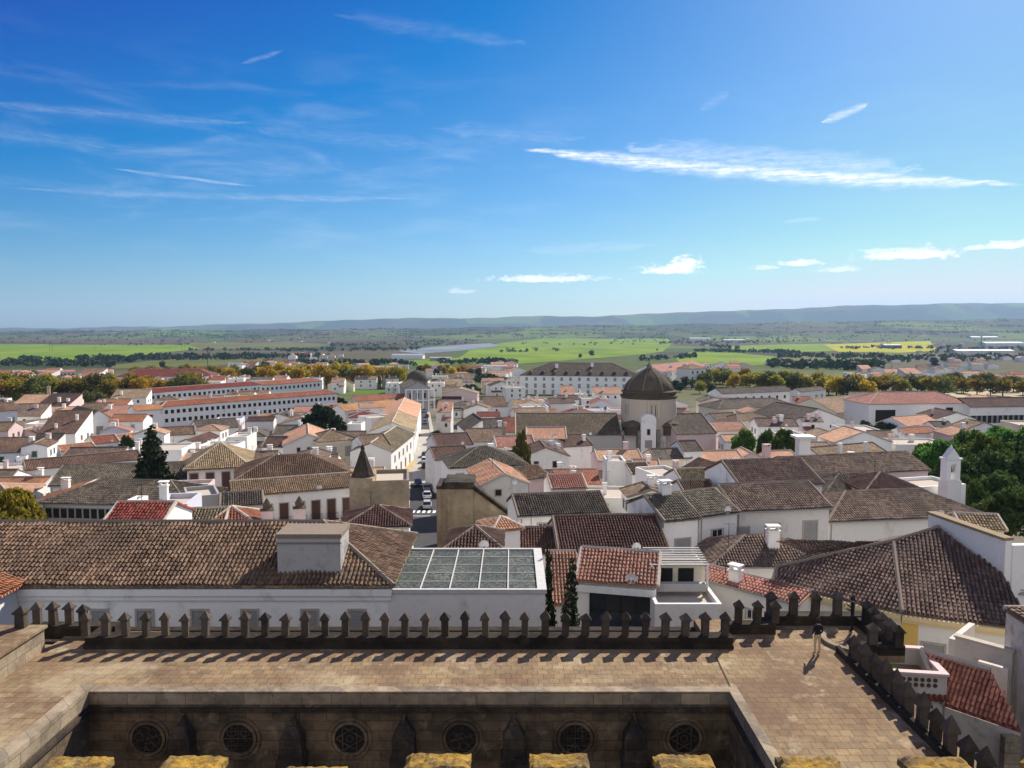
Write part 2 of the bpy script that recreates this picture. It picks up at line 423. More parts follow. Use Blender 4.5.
mat_stone('dome_stone', (0.12, 0.095, 0.062), (0.075, 0.06, 0.045), (0.15, 0.125, 0.065), 0.4, scale=0.6)
mat_stone('grey_granite', (0.27, 0.25, 0.22), (0.14, 0.13, 0.115), (0.33, 0.29, 0.2), 0.3, (0.8, 0.4, 0.02))
mat_stone('asphalt', (0.065, 0.065, 0.068), (0.048, 0.048, 0.05), (0.08, 0.08, 0.08), 0.3)
mat_stone('cobble', (0.42, 0.39, 0.34), (0.32, 0.30, 0.27), (0.45, 0.42, 0.36), 0.3)
mat_plain('paint_white', (0.75, 0.75, 0.73), 0.7)
mat_leaf('leaf_gold', (0.24, 0.16, 0.02), (0.55, 0.35, 0.03), 0.5)
mat_leaf('leaf_plane', (0.10, 0.10, 0.02), (0.36, 0.27, 0.03), 0.5)
mat_leaf('leaf_olive', (0.065, 0.08, 0.02), (0.19, 0.18, 0.04))
mat_leaf('leaf_green', (0.035, 0.08, 0.014), (0.13, 0.22, 0.035), 0.45)
mat_leaf('leaf_dark', (0.014, 0.028, 0.012), (0.045, 0.07, 0.028), 0.15)
mat_leaf('leaf_grove_shaded', (0.026, 0.05, 0.014), (0.085, 0.135, 0.03), 0.35)  # darker copy of the green leaves: the grove's shade put into the colour
mat_leaf('leaf_cypress', (0.012, 0.022, 0.010), (0.035, 0.05, 0.022), 0.1)
# ------------------------------------------------------------------ roof tiles
def tile_mesh(polys, mat, tw=0.26, tl=0.40, seed=1):
    """barrel tiles laid over planar slopes; each poly: first edge is the eave"""
    rs = np.random.RandomState(seed); VV = []; n = 0
    for poly in polys:
        P = np.array([tuple(p) for p in poly], float)
        e = P[1] - P[0]; e /= np.linalg.norm(e)
        nrm = np.zeros(3)
        for i in range(1, len(P) - 1): nrm += np.cross(P[i] - P[0], P[i + 1] - P[0])
        nrm /= np.linalg.norm(nrm)
        if nrm[2] < 0: nrm = -nrm
        up = np.cross(nrm, e)
        if up[2] < 0: up = -up
        U = (P - P[0]) @ e; Vv = (P - P[0]) @ up
        us = np.arange(U.min() + tw / 2, U.max(), tw); vs = np.arange(Vv.min(), Vv.max(), tl)
        uu, vv = [a.ravel() for a in np.meshgrid(us, vs)]
        cu, cv = uu, vv + tl * 0.5
        area = np.sum(U * np.roll(Vv, -1) - np.roll(U, -1) * Vv)
        ok = np.ones(len(uu), bool)
        for i in range(len(U)):
            j = (i + 1) % len(U)
            cr = (U[j] - U[i]) * (cv - Vv[i]) - (Vv[j] - Vv[i]) * (cu - U[i])
            ok &= (cr * np.sign(area) > -0.02)
        uu, vv = uu[ok], vv[ok]; k = len(uu)
        if not k: continue
        uu = uu + rs.uniform(-.018, .018, k); vv = vv + rs.uniform(-.03, .03, k); lift = rs.uniform(0, .016, k)
        r = tw * 0.37
        ang = np.array([0, 60, 120, 180]) * math.pi / 180
        T = np.zeros((k, 8, 3))
        for a in range(4):
            for end in (0, 1):
                rr = r * (1.08 if end == 0 else 0.9)
                du = -np.cos(ang[a]) * rr; h = np.sin(ang[a]) * rr * 1.35 + (0.04 if end == 0 else 0.008)
                pos = P[0] + np.outer(uu + du, e) + np.outer(vv + (0 if end == 0 else tl * 1.06), up) + np.outer(h + lift + .035 * np.sin(uu * .8 + vv * .6 + seed) + .025 * np.sin(uu * 2.1 - vv * 1.3), nrm)
                T[:, a + 4 * end] = pos
        VV.append(T.reshape(-1, 3)); n += k
    if not n: return None
    V = np.concatenate(VV)
    q = np.array([[0, 1, 5, 4], [1, 2, 6, 5], [2, 3, 7, 6]])
    Q = (np.arange(n)[:, None, None] * 8 + q[None]).reshape(-1, 4)
    return np_mesh('tile_covering', V, Q, mat)

def slope_uv(poly):
    P = [Vector(p) for p in poly]
    e = (P[1] - P[0]).normalized()
    nrm = Vector((0, 0, 0))
    for i in range(1, len(P) - 1): nrm += (P[i] - P[0]).cross(P[i + 1] - P[0])
    nrm.normalize()
    if nrm.z < 0: nrm = -nrm
    up = nrm.cross(e)
    return [((p - P[0]).dot(e), (p - P[0]).dot(up)) for p in P]

def make_roof(th, slopes, ridges, rm, near, thick=0.14, seed=1, ridge_r=0.16, tw=0.26):
    mb = MB()
    for s in slopes: mb.slab(s, thick, slope_uv(s))
    ro = mb.build('roof', MATS[rm + '_cover'], th)
    if near:
        me = tile_mesh(slopes, MATS[rm + '_tile'], tw=tw, tl=tw * 1.5, seed=seed)
        if me: link('tile_covering', me, ro)
    if ridges:
        rb = MB()
        for p, q in ridges:
            p, q = Vector(p), Vector(q)
            rb.tube(p + Vector((0, 0, .02)), q + Vector((0, 0, .02)), ridge_r, 6)
        rb.build('ridge_tile', MATS['mortar_dark' if rm in ('dark', 'brown', 'umber', 'grey', 'maroon') else 'mortar'], ro)
    return ro

# ------------------------------------------------------------------ windows
WC = {}
def win_mesh(kind, w, h, fancy):
    key = (kind, round(w, 2), round(h, 2), fancy)
    if key in WC: return WC[key]
    f = MB(); p = MB(); x = []
    b = 0.13 if fancy else 0.09
    a, c = -w / 2, w / 2
    f.box(a - b, a, -.07, .01, -h / 2 - b, h / 2 + b); f.box(c, c + b, -.07, .01, -h / 2 - b, h / 2 + b)
    f.box(a, c, -.068, .01, h / 2, h / 2 + b); f.box(a, c, -.09, .01, -h / 2 - b, -h / 2)
    p.box(a, c, -.025, .012, -h / 2, h / 2)
    if kind in ('sash', 'french'):
        s = MB(); s.box(-.03, .03, -.05, -.024, -h / 2, h / 2)
        nb = 2 if h < 1.7 else 3
        for i in range(1, nb): s.box(a, c, -.048, -.024, -h / 2 + h * i / nb - .022, -h / 2 + h * i / nb + .022)
        s.box(a, a + .07, -.05, -.024, -h / 2, h / 2); s.box(c - .07, c, -.05, -.024, -h / 2, h / 2)
        x.append(('sash_frame', s, MATS['frame_white']))
    pm = {'sash': 'glass_dark', 'french': 'glass_dark', 'dark': 'dark_void', 'shut': 'shutter_brown', 'greyshut': 'shutter_grey', 'green': 'shutter_green'}[kind]
    if kind in ('shut', 'greyshut', 'green'):
        s = MB(); s.box(-.02, .02, -.045, -.026, -h / 2, h / 2)
        for i in range(int(h / .22)): s.box(a + .05, c - .05, -.04, -.026, -h / 2 + .05 + i * .22, -h / 2 + .17 + i * .22)
        x.append(('shutter_slat', s, MATS[pm]))
    fm = MATS['frame_stone' if kind in ('shut', 'greyshut', 'french') or fancy else 'frame_white']
    def raw(mb, nm, mt):
        me = bpy.data.meshes.new(nm); me.from_pydata(mb.v, [], mb.f); me.materials.append(mt); me.update(); return me
    WC[key] = (raw(f, 'window', fm), raw(p, 'pane', MATS[pm]), [(n, raw(m, n, mt)) for n, m, mt in x])
    return WC[key]
BAL = {}
def add_window(th, M, kind, w, h, detail=2, balcony=False):
    """M: local matrix with -Y pointing out of the wall"""
    f, p, x = win_mesh(kind, w, h, detail > 1)
    o = link('window', f, th); o.matrix_local = M
    q = link('pane', p, o)
    if detail > 1:
        for n, me in x: link(n, me, o)
        if balcony:
            k = round(w, 2)
            if k not in BAL:
                b = MB(); W2 = w / 2 + .35
                b.box(-W2, W2, -.62, -.09, -.14, -.02)
                for z in (.05, .95): b.box(-W2, W2, -.62, -.58, z, z + .04)
                n = int(W2 * 2 / .14)
                for i in range(n + 1): b.box(-W2 + i * 2 * W2 / n - .012, -W2 + i * 2 * W2 / n + .012, -.612, -.588, .0, .96)
                me = bpy.data.meshes.new('balcony_railing'); me.from_pydata(b.v, [], b.f); me.materials.append(MATS['iron']); BAL[k] = me
            bo = link('balcony_railing', BAL[k], o, (0, 0, -h / 2))
    return o

CHM = {}
def add_chimney(th, x, y, z, h, w=0.7, mat='white', style=0):
    key = (round(h, 1), w, mat, style)
    if key not in CHM:
        b = MB(); b.box(-w / 2, w / 2, -w * .4, w * .4, -3.0, h)
        c = MB(); c.box(-w / 2 - .08, w / 2 + .08, -w * .4 - .08, w * .4 + .08, h, h + .1)
        if style == 0:
            for sx in (-1, 1): c.box(sx * w * .4 - .06, sx * w * .4 + .06, -w * .3, w * .3, h + .1, h + .4)
            c.box(-w / 2 - .1, w / 2 + .1, -w * .45, w * .45, h + .4, h + .5)
        else:
            c.lathe([(w * .3, h + .1), (w * .36, h + .5), (w * .15, h + .9), (.01, h + 1.1)], 10)
        ms = []
        for mb, nm in ((b, 'chimney'), (c, 'chimney_cap')):
            me = bpy.data.meshes.new(nm); me.from_pydata(mb.v, [], mb.f); me.materials.append(MATS[mat] if nm == 'chimney' or style == 0 else MATS['dome_stone']); me.update(); ms.append(me)
        CHM[key] = ms
    o = link('chimney', CHM[key][0], th, (x, y, z)); link('chimney_cap', CHM[key][1], o)
    return o
def add_aerial(th, x, y, z, h=2.2):
    b = MB(); b.tube((0, 0, -.5), (0, 0, h), .025, 5); b.tube((-.5, 0, h - .1), (.5, 0, h - .1), .015, 4)
    for i in range(5): b.tube((-.45 + i * .22, -.28, h - .1), (-.45 + i * .22, .28, h - .1), .012, 4)
    b.build('tv_aerial', MATS['iron'], th, loc=(x, y, z))

FOOT = []      # footprints as polygons (world xy)
INFO = []      # for automatic labels
def sat(a, b):
    for P in (a, b):
        for i in range(len(P)):
            x0, y0 = P[i]; x1, y1 = P[(i + 1) % len(P)]
            nx, ny = y1 - y0, x0 - x1
            A = [nx * x + ny * y for x, y in a]; B = [nx * x + ny * y for x, y in b]
            if max(A) < min(B) or max(B) < min(A): return False
    return True
def grow(poly, m):
    cx = sum(p[0] for p in poly) / len(poly); cy = sum(p[1] for p in poly) / len(poly)
    out = []
    for x, y in poly:
        d = math.hypot(x - cx, y - cy) or 1
        out.append((x + (x - cx) / d * m, y + (y - cy) / d * m))
    return out

COLW = {'white': 'white', 'stained': 'stained white', 'lavender': 'pale grey', 'cream': 'cream', 'pink': 'pink', 'ochre': 'ochre', 'grey': 'grey', 'old_wall': 'old stone'}
ROOFW = {'brown': 'brown', 'dark': 'dark', 'grey': 'greyish', 'tan': 'tan', 'orange': 'orange', 'salmon': 'salmon pink', 'red': 'red', 'umber': 'dark brown', 'brick': 'brick red', 'terracotta': 'terracotta', 'maroon': 'dark red', 'moss': 'mossy'}
SEED = [0]
def house(A, B, Ze, d, s=0.4, roof='gable', rm='brown', wm='white', label=None, win=(), side=(), chim=(), near=None, name='house', cat='house',
          base=None, over=0.3, cornice=None, plinth=None, rise=None, group=None, gable_wall=False, detail=None, foot=True, aerial=None, ridge_in=None):
    """A->B: front eave edge seen from the camera side; body extends to the left of A->B (away)."""
    SEED[0] += 1
    A, B = Vector((A[0], A[1])), Vector((B[0], B[1])); e = B - A; L = e.length; rz = math.atan2(e.y, e.x)
    nrm = Vector((-e.y, e.x)) / L
    mid = (A + B) / 2 + nrm * d / 2
    ymin = min(A.y, B.y, (A + nrm * d).y, (B + nrm * d).y); ymax = max(A.y, B.y, (A + nrm * d).y, (B + nrm * d).y)
    zb = (G(ymax) - 0.6) if base is None else base
    th = empty(name, (A.x, A.y, zb), rz, label, cat, group)
    if foot: FOOT.append([tuple(A), tuple(B), tuple(B + nrm * d), tuple(A + nrm * d)])
    h = Ze - zb; dist = mid.y
    if near is None: near = dist < 135
    if detail is None: detail = 2 if dist < 240 else 1
    o = over
    wb = MB(); slopes = []; ridges = []
    if roof in ('gable', 'hip', 'pyramid'):
        r = rise if rise is not None else s * d / 2
        s = r / (d / 2)
        wb.box(0, L, 0, d, 0, h)
        zo = h - s * o
        if roof == 'gable':
            for x in (0, L):     # gable triangles as thin prisms
                x0, x1 = (x, x + .3) if x == 0 else (x - .3, x)
                wb.raw([(x0, 0, h), (x0, d, h), (x0, d / 2, h + r), (x1, 0, h), (x1, d, h), (x1, d / 2, h + r)], [(0, 1, 2), (3, 5, 4), (0, 2, 5, 3), (1, 4, 5, 2)])
            g = .12
            slopes = [[(-g, -o, zo + .14), (L + g, -o, zo + .14), (L + g, d / 2, h + r + .14), (-g, d / 2, h + r + .14)],
                      [(L + g, d + o, zo + .14), (-g, d + o, zo + .14), (-g, d / 2, h + r + .14), (L + g, d / 2, h + r + .14)]]
            ridges = [((-g, d / 2, h + r + .16), (L + g, d / 2, h + r + .16))]
            if near or dist < 220:
                for x in (-g, L + g): ridges += [((x, -o, zo + .14), (x, d / 2, h + r + .14))]
        else:
            i = min(d / 2, L / 2) if ridge_in is None else ridge_in
            if roof == 'pyramid': i = L / 2
            zr = h + r + .14; ze = zo + .14
            a, b, c, dd = (-o, -o, ze), (L + o, -o, ze), (L + o, d + o, ze), (-o, d + o, ze)
            p, q = (i, d / 2, zr), (L - i, d / 2, zr)
            if L - 2 * i < 0.05:
                slopes = [[a, b, p], [c, dd, p], [b, c, p], [dd, a, p]]; ridges = [(a, p), (b, p), (c, p), (dd, p)]
            else:
                slopes = [[a, b, q, p], [c, dd, p, q], [b, c, q], [dd, a, p]]
                ridges = [(p, q), (a, p), (b, q), (c, q), (dd, p)]
    elif roof == 'gx':           # gable end faces the camera, ridge runs away
        r = rise if rise is not None else s * L / 2
        s = r / (L / 2)
        wb.box(0, L, 0, d, 0, h)
        for y in (0, d - .3):
            wb.raw([(0, y, h), (L, y, h), (L / 2, y, h + r), (0, y + .3, h), (L, y + .3, h), (L / 2, y + .3, h + r)], [(0, 1, 2), (3, 5, 4), (0, 2, 5, 3), (1, 4, 5, 2)])
        zo = h - s * o; g = .1
        slopes = [[(-o, d + g, zo + .14), (-o, -g, zo + .14), (L / 2, -g, h + r + .14), (L / 2, d + g, h + r + .14)],
                  [(L + o, -g, zo + .14), (L + o, d + g, zo + .14), (L / 2, d + g, h + r + .14), (L / 2, -g, h + r + .14)]]
        ridges = [((L / 2, -g, h + r + .16), (L / 2, d + g, h + r + .16))]
        for y in (-g, d + g): ridges += [((-o, y, zo + .14), (L / 2, y, h + r + .14)), ((L + o, y, zo + .14), (L / 2, y, h + r + .14))]
    elif roof == 'shed':
        r = rise if rise is not None else s * d
        s = r / d
        wb.box(0, L, 0, d, 0, h)
        wb.raw([(0, 0, h), (L, 0, h), (L, d, h), (0, d, h), (L, d, h + r), (0, d, h + r)], [(0, 1, 5 - 1, 5), (2, 3, 5, 4), (0, 5, 3), (1, 2, 4)])
        zo = h - s * o; g = .1
        slopes = [[(-g, -o, zo + .14), (L + g, -o, zo + .14), (L + g, d, h + r + .14), (-g, d, h + r + .14)]]
        ridges = [((-g, d, h + r + .14), (L + g, d, h + r + .14))]
    elif roof == 'flat':
        wb.box(0, L, 0, d, 0, h - .5)
        pw = .25
        for q in ((0, L, 0, pw), (0, L, d - pw, d), (0, pw, pw, d - pw), (L - pw, L, pw, d - pw)): wb.box(q[0], q[1], q[2], q[3], h - .5, h)
    wall = wb.build('wall', MATS[wm], th)
    if roof == 'flat':
        fb = MB(); fb.box(.25, L - .25, .25, d - .25, h - .5, h - .44); fb.build('flat_roof', MATS['salmon_cover' if rm == 'salmon' else 'mortar'], th)
    else:
        make_roof(th, slopes, ridges, rm, near, seed=SEED[0], tw=.26 if dist < 95 else .3)
    if cornice:
        cb = MB(); cb.box(-.14, L + .14, -.16, -.003, h - .42, h - .12); cb.box(-.10, L + .10, -.10, -.003, h - .62, h - .42)
        cb.box(-.16, -.003, .0, d, h - .42, h - .12); cb.box(L + .003, L + .16, 0, d, h - .42, h - .12)
        cb.build('cornice', MATS[cornice], th)
    if plinth:
        pb = MB(); pb.box(-.04, L + .04, -.05, -.003, 0, 0.6 + plinth[1]); pb.box(L + .003, L + .05, 0, d, 0, .6 + plinth[1]); pb.box(-.05, -.003, 0, d, 0, .6 + plinth[1]); pb.build('plinth', MATS[plinth[0]], th)
    # windows: (kind, n, w, h, drop from eave to centre, x0frac, x1frac[, balcony])
    for spec, face in ((win, 'f'), (side, 's')):
        for ws in spec:
            kind, n, ww, hh, drop, f0, f1 = ws[:7]; bal = len(ws) > 7
            for k in range(n):
                t = f0 + (f1 - f0) * ((k + .5) / n)
                if face == 'f': M = Matrix.Translation((t * L, -.004, h - drop))
                else:
                    if mid.x > 0: M = Matrix.Translation((-.004, t * d, h - drop)) @ Matrix.Rotation(R(-90), 4, 'Z')
                    else: M = Matrix.Translation((L + .004, t * d, h - drop)) @ Matrix.Rotation(R(90), 4, 'Z')
                add_window(th, M, kind, ww, hh, detail, bal)
    for cx, cy, ch, *rest in chim:
        y = cy * d
        zc = h if roof == 'flat' else h + (min(y, d - y) * s if roof in ('gable', 'hip', 'pyramid') else (min(cx * L, L - cx * L) * s if roof == 'gx' else y * s))
        add_chimney(th, cx * L, y, zc, ch, *(rest or (0.7, 'white', 0)))
    if dist < 130 and roof not in ('flat',) and name in ('house', 'chapel') and L > 4:
        b = MB(); b.tube((.25, -.08, 0), (.25, -.08, h - .3), .05, 6); b.build('downpipe', MATS['shutter_grey'], th)
        if roof in ('gable', 'hip', 'shed'):
            b = MB(); b.tube((-.2, -o - .08, zo + .06), (L + .2, -o - .08, zo + .06), .075, 6); b.build('gutter', MATS['shutter_grey'], th)
    if dist < 230 and SEED[0] % 4 == 0 and roof != 'flat':
        b = MB(); b.lathe([(.02, 0), (.22, .05), (.40, .16)], 12); b.v = [(p[0], -p[2] - .1, p[1] + .5) for p in b.v]; b.tube((0, -.02, .1), (0, -.02, .5), .03, 5); b.build('satellite_dish', MATS['frame_white'], th, loc=(L * .7, .0, h - .1))
    if aerial is None and dist < 170 and roof != 'flat' and SEED[0] % 3 == 0: add_aerial(th, L * .4, d * .5, h + s * d * .3)
    if aerial: add_aerial(th, aerial[0] * L, aerial[1] * d, h + aerial[2])
    INFO.append(dict(o=th, wm=wm, rm=rm, roof=roof, chim=bool(chim), x=mid.x, y=mid.y, label=label, h=h, L=L))
    return th

def HP(label, x0, y0, x1, y1, h=7.0, yr=None, d=None, s=0.4, Z=None, **kw):
    """front eave between two picture points; h eave height above the street; yr the ridge line's row"""
    mx, my = (x0 + x1) / 2, (y0 + y1) / 2
    if Z is None:
        y = solve_y(mx, my, h); Z = G(y) + h
    A, B = at_z(x0, y0, Z), at_z(x1, y1, Z)
    if d is None:
        ray_m = ray(mx, yr); ta = -ray_m.z / ray_m.y; ym = at_z(mx, my, Z).y
        roof = kw.get('roof', 'gable')
        if roof == 'flat': yrid = (CZ - Z) / ta; d = yrid - ym
        else:
            yrid = (CZ - Z + s * ym) / (s + ta); d = (yrid - ym) * (1 if roof == 'shed' else 2)
        d = max(2.5, min(d, 40)) * abs(math.cos(math.atan2(B.y - A.y, B.x - A.x)))
    return house(A, B, Z, d, s=s, label=label, **kw)

# ------------------------------------------------------------------ trees
def leaf_cloud(n, blobs, size, seed, squash=1.0):
    """blobs: (centre, radii, weight); leaves spread through the shell of lumpy clumps"""
    rs = np.random.RandomState(seed); out = []
    wts = np.array([b[2] for b in blobs], float); wts /= wts.sum()
    for (c, rad, _), k in zip(blobs, (wts * n).astype(int) + 1):
        d = rs.normal(size=(k, 3)); d /= np.linalg.norm(d, axis=1)[:, None]
        rr = rs.uniform(0.45, 1.0, k) ** 0.6
        lump = 1 + 0.22 * np.sin(d[:, 0] * 5 + seed) * np.cos(d[:, 1] * 6 + seed * 2) + 0.14 * np.sin(d[:, 2] * 9 + seed)
        out.append(np.array(c) + d * (rr * lump)[:, None] * np.array(rad))
    P = np.concatenate(out); n = len(P)
    a = rs.normal(size=(n, 3)); a /= np.linalg.norm(a, axis=1)[:, None]
    b = rs.normal(size=(n, 3)); b -= a * np.sum(a * b, axis=1)[:, None]; b /= np.linalg.norm(b, axis=1)[:, None]
    sz = size * rs.uniform(0.6, 1.3, n)
    V = np.stack([P - a * sz[:, None], P + b * sz[:, None] * .6, P + a * sz[:, None], P - b * sz[:, None] * .6], axis=1).reshape(-1, 3)
    Q = np.arange(n * 4).reshape(-1, 4)
    return V, Q
def trunk_mb(h, r, limbs, seed, spread):
    rs = random.Random(seed); b = MB()
    b.tube((0, 0, -.6), (0, 0, h), r, 7, r * .7)
    for i in range(limbs):
        t = 2 * math.pi * i / limbs + rs.uniform(-.4, .4); k = rs.uniform(.5, .9) * spread
        p = (math.cos(t) * k * .5, math.sin(t) * k * .5, h + spread * .35); q = (math.cos(t) * k, math.sin(t) * k, h + spread * rs.uniform(.6, 1.1))
        b.tube((0, 0, h * .92), p, r * .5, 5, r * .35); b.tube(p, q, r * .35, 5, r * .12)
    return b
TP = {}
def tree_proto(kind, var):
    key = (kind, var)
    if key in TP: return TP[key]
    rs = random.Random(hash((len(kind), var)) % 9999 + var * 17); seed = var * 7 + len(kind)
    if kind in ('gold', 'plane', 'olive'):           # round-headed avenue tree, unit: 10 m tall
        blobs = []
        for i in range(9):
            t = rs.uniform(0, 6.28); k = rs.uniform(.6, 2.9)
            blobs.append(((math.cos(t) * k, math.sin(t) * k, rs.uniform(3.0, 8.0) - k * .3), (rs.uniform(1.3, 2.1), rs.uniform(1.3, 2.1), rs.uniform(1.1, 1.7)), 1))
        blobs.append(((0, 0, 6.4), (2.6, 2.6, 2.6), 2))
        V, Q = leaf_cloud(1300, blobs, .46, seed); tr = trunk_mb(3.2, .28, 5, seed, 2.6); sp = 3.9
    elif kind == 'broad':                            # large spreading dark tree, 12 m
        blobs = []
        for i in range(20):
            t = rs.uniform(0, 6.28); k = math.sqrt(rs.uniform(.02, 1)) * 5.2
            blobs.append(((math.cos(t) * k, math.sin(t) * k, 9.6 - k * k * .13 + rs.uniform(-1.6, .8)), (rs.uniform(1.3, 2.3), rs.uniform(1.3, 2.3), rs.uniform(.9, 1.5)), 1))
        blobs.append(((0, 0, 6.5), (4.8, 4.8, 3.0), 4))
        V, Q = leaf_cloud(6500, blobs, .40, seed); tr = trunk_mb(4.0, .5, 6, seed, 4.2); sp = 6
    elif kind == 'cypress':                          # tall narrow, 10 m unit
        blobs = []
        for i in range(16):
            z = .9 + i * .58; rr = 1.25 * (1 - (i / 16.5) ** 1.6) + .12
            blobs.append(((rs.uniform(-.16, .16), rs.uniform(-.16, .16), z), (rr, rr, .62), rr ** 1.6 + .05))
        V, Q = leaf_cloud(3400, blobs, .17, seed); tr = trunk_mb(1.2, .18, 0, seed, 1); sp = 1.3
    elif kind == 'bigcypress':                       # broad cone with a shoulder, 14 m
        blobs = []
        for i in range(18):
            z = 1.0 + i * .75; rr = 3.0 * (1 - (i / 18.5) ** 1.5) + .2
            blobs.append(((rs.uniform(-.4, .4), rs.uniform(-.4, .4), z), (rr, rr, .95), rr ** 1.7 + .1))
        for i in range(9):
            blobs.append(((3.0 + rs.uniform(-.3, .3), -.3, 1.0 + i * .72), (1.6 * (1 - (i / 10) ** 1.6) + .2,) * 2 + (.8,), 1.0))
        V, Q = leaf_cloud(9000, blobs, .36, seed); tr = trunk_mb(2.0, .35, 0, seed, 1); sp = 3
    else:                                            # shrub / small bush 2 m
        blobs = [((rs.uniform(-.6, .6), rs.uniform(-.6, .6), rs.uniform(.5, 1.3)), (.6, .6, .55), 1) for i in range(6)]
        V, Q = leaf_cloud(420, blobs, .14, seed); tr = trunk_mb(.4, .05, 3, seed, .6); sp = 1
    TP[key] = (V, Q, tr, sp, {}); return TP[key]
def tree(kind, leaf, x, y, scale, var, label, cat='tree', group=None, rz=None, z=None, sxy=1.0, name='tree'):
    V, Q, tr, sp, cache = tree_proto(kind, var)
    if leaf not in cache:
        cm = np_mesh('crown', V, Q, MATS[leaf])
        tm = bpy.data.meshes.new('trunk'); tm.from_pydata(tr.v, [], tr.f); tm.materials.append(MATS['bark']); tm.update()
        cache[leaf] = (cm, tm)
    cm, tm = cache[leaf]
    o = empty(name, (x, y, G(y) if z is None else z), rng.uniform(0, 6.28) if rz is None else rz, label, cat, group)
    o.scale = (scale * sxy, scale * sxy, scale)
    link('crown', cm, o); link('trunk', tm, o)
    return o
ORD = ['first', 'second', 'third', 'fourth', 'fifth', 'sixth', 'seventh', 'eighth', 'ninth', 'tenth', 'eleventh', 'twelfth', 'thirteenth', 'fourteenth', 'fifteenth', 'sixteenth', 'seventeenth', 'eighteenth', 'nineteenth', 'twentieth']
TENS = {2: 'twenty', 3: 'thirty', 4: 'forty', 5: 'fifty', 6: 'sixty', 7: 'seventy'}
def ordinal(i):
    if i < 20: return ORD[i]
    n = i + 1
    if n % 10 == 0: return TENS[n // 10][:-1] + 'ieth'
    return TENS[n // 10] + '-' + ORD[n % 10 - 1]
# ================================================================== SETTING: ground, fields, hills, street
def ground_mat():
    m, t, b = new_mat('plain'); v = t.node('ShaderNodeTexCoord').outputs['Object']
    x, y, z = t.sep(v)
    warp = t.vm('SCALE', t.noise(v, 0.002, 4, out=1), 260)
    p = t.vm('ADD', v, warp)
    px, py, _ = t.sep(p)
    vo = t.node('ShaderNodeTexVoronoi', feature='F1'); t.l.new(t.comb(t.m('MULTIPLY', px, 1 / 620), t.m('MULTIPLY', py, 1 / 1000)), vo.inputs['Vector']); vo.inputs['Scale'].default_value = 1.0
    cell = t.sep(vo.outputs['Color'])[0]
    fields = t.ramp(cell, [(0, (0.055, 0.048, 0.03)), (0.16, (0.075, 0.06, 0.04)), (0.3, (0.075, 0.10, 0.026)), (0.5, (0.04, 0.052, 0.022)), (0.66, (0.11, 0.155, 0.028)), (0.84, (0.10, 0.085, 0.048)), (0.93, (0.06, 0.09, 0.025))], 'CONSTANT')
    n = t.noise(v, 0.012, 6, 0.65)
    fields = t.mix(t.step(n, 0.4, 0.7, 0, 0.55), fields, (0.055, 0.058, 0.03))
    dots = t.noise(v, 0.07, 3, 0.6)
    fields = t.mix(t.step(dots, 0.55, 0.68, 0, 0.8), fields, (0.022, 0.032, 0.016))
    town = t.mix(t.noise(v, 0.15, 6, 0.65), (0.11, 0.095, 0.075), (0.22, 0.19, 0.15))
    town = t.mix(t.step(t.noise(v, 0.05, 5), 0.5, 0.68, 0, 0.8), town, (0.06, 0.075, 0.03))
    grn = t.mix(t.noise(v, 0.02, 5), (0.05, 0.065, 0.025), (0.13, 0.14, 0.05))
    town = t.mix(t.step(y, 330, 480, 0, .85), town, grn)
    c = t.mix(t.step(y, 700, 1100), town, fields)
    t.l.new(c, b.inputs['Base Color']); b.inputs['Roughness'].default_value = 1.0; b.inputs['Specular IOR Level'].default_value = 0.05
    return m
ys = [-150, -60, 0, 30, 60, 80, 100, 120, 140, 170, 200, 230, 260, 300, 350, 410, 470, 550, 650, 800, 950, 1100, 1300, 1500, 1750, 2000, 2500, 3000, 4500, 7000, 10000, 13000, 16000]
xs = np.linspace(-1, 1, 41)
gb = MB()
gv = [((xx * (400 + yy * 1.6)), yy, G(yy)) for yy in ys for xx in xs]
gf = [(i * 41 + j, i * 41 + j + 1, (i + 1) * 41 + j + 1, (i + 1) * 41 + j) for i in range(len(ys) - 1) for j in range(40)]
gb.raw(gv, gf); GM = ground_mat(); tag(gb.build('ground', GM, smooth=True), kind='structure')

def field_mat(name, a, bcol, spots=(0.05, 0.07, 0.02), amt=0.3):
    m, t, b = new_mat(name); v = t.node('ShaderNodeTexCoord').outputs['Object']; x, y, z = t.sep(v)
    n = t.noise(t.comb(t.m('MULTIPLY', x, .006), t.m('MULTIPLY', y, .003)), 1.0, 7, .62)
    c = t.mix(t.step(n, .32, .68), a, bcol)
    c = t.mix(t.m('MULTIPLY', t.step(t.noise(v, .03, 4, .6), .55, .7), amt), c, spots)
    t.l.new(c, b.inputs['Base Color']); b.inputs['Roughness'].default_value = 1; b.inputs['Specular IOR Level'].default_value = 0.05; return m
FM = {'green': field_mat('field_green', (0.10, 0.165, 0.012), (0.18, 0.25, 0.02)), 'olive': field_mat('field_olive', (0.085, 0.10, 0.03), (0.14, 0.135, 0.045)),
      'yellow': field_mat('field_yellow', (0.26, 0.26, 0.018), (0.38, 0.34, 0.018), (0.2, 0.25, 0.03), .2), 'lawn': field_mat('lawn_green', (0.07, 0.125, 0.02), (0.11, 0.17, 0.03)),
      'earth': field_mat('field_earth', (0.075, 0.055, 0.042), (0.11, 0.08, 0.055), (0.03, 0.03, 0.02), .7), 'panels': field_mat('field_panels', (0.13, 0.16, 0.19), (0.22, 0.25, 0.27), (0.05, 0.06, 0.06), .7),
      'pale': field_mat('field_pale', (0.38, 0.31, 0.2), (0.46, 0.38, 0.25))}
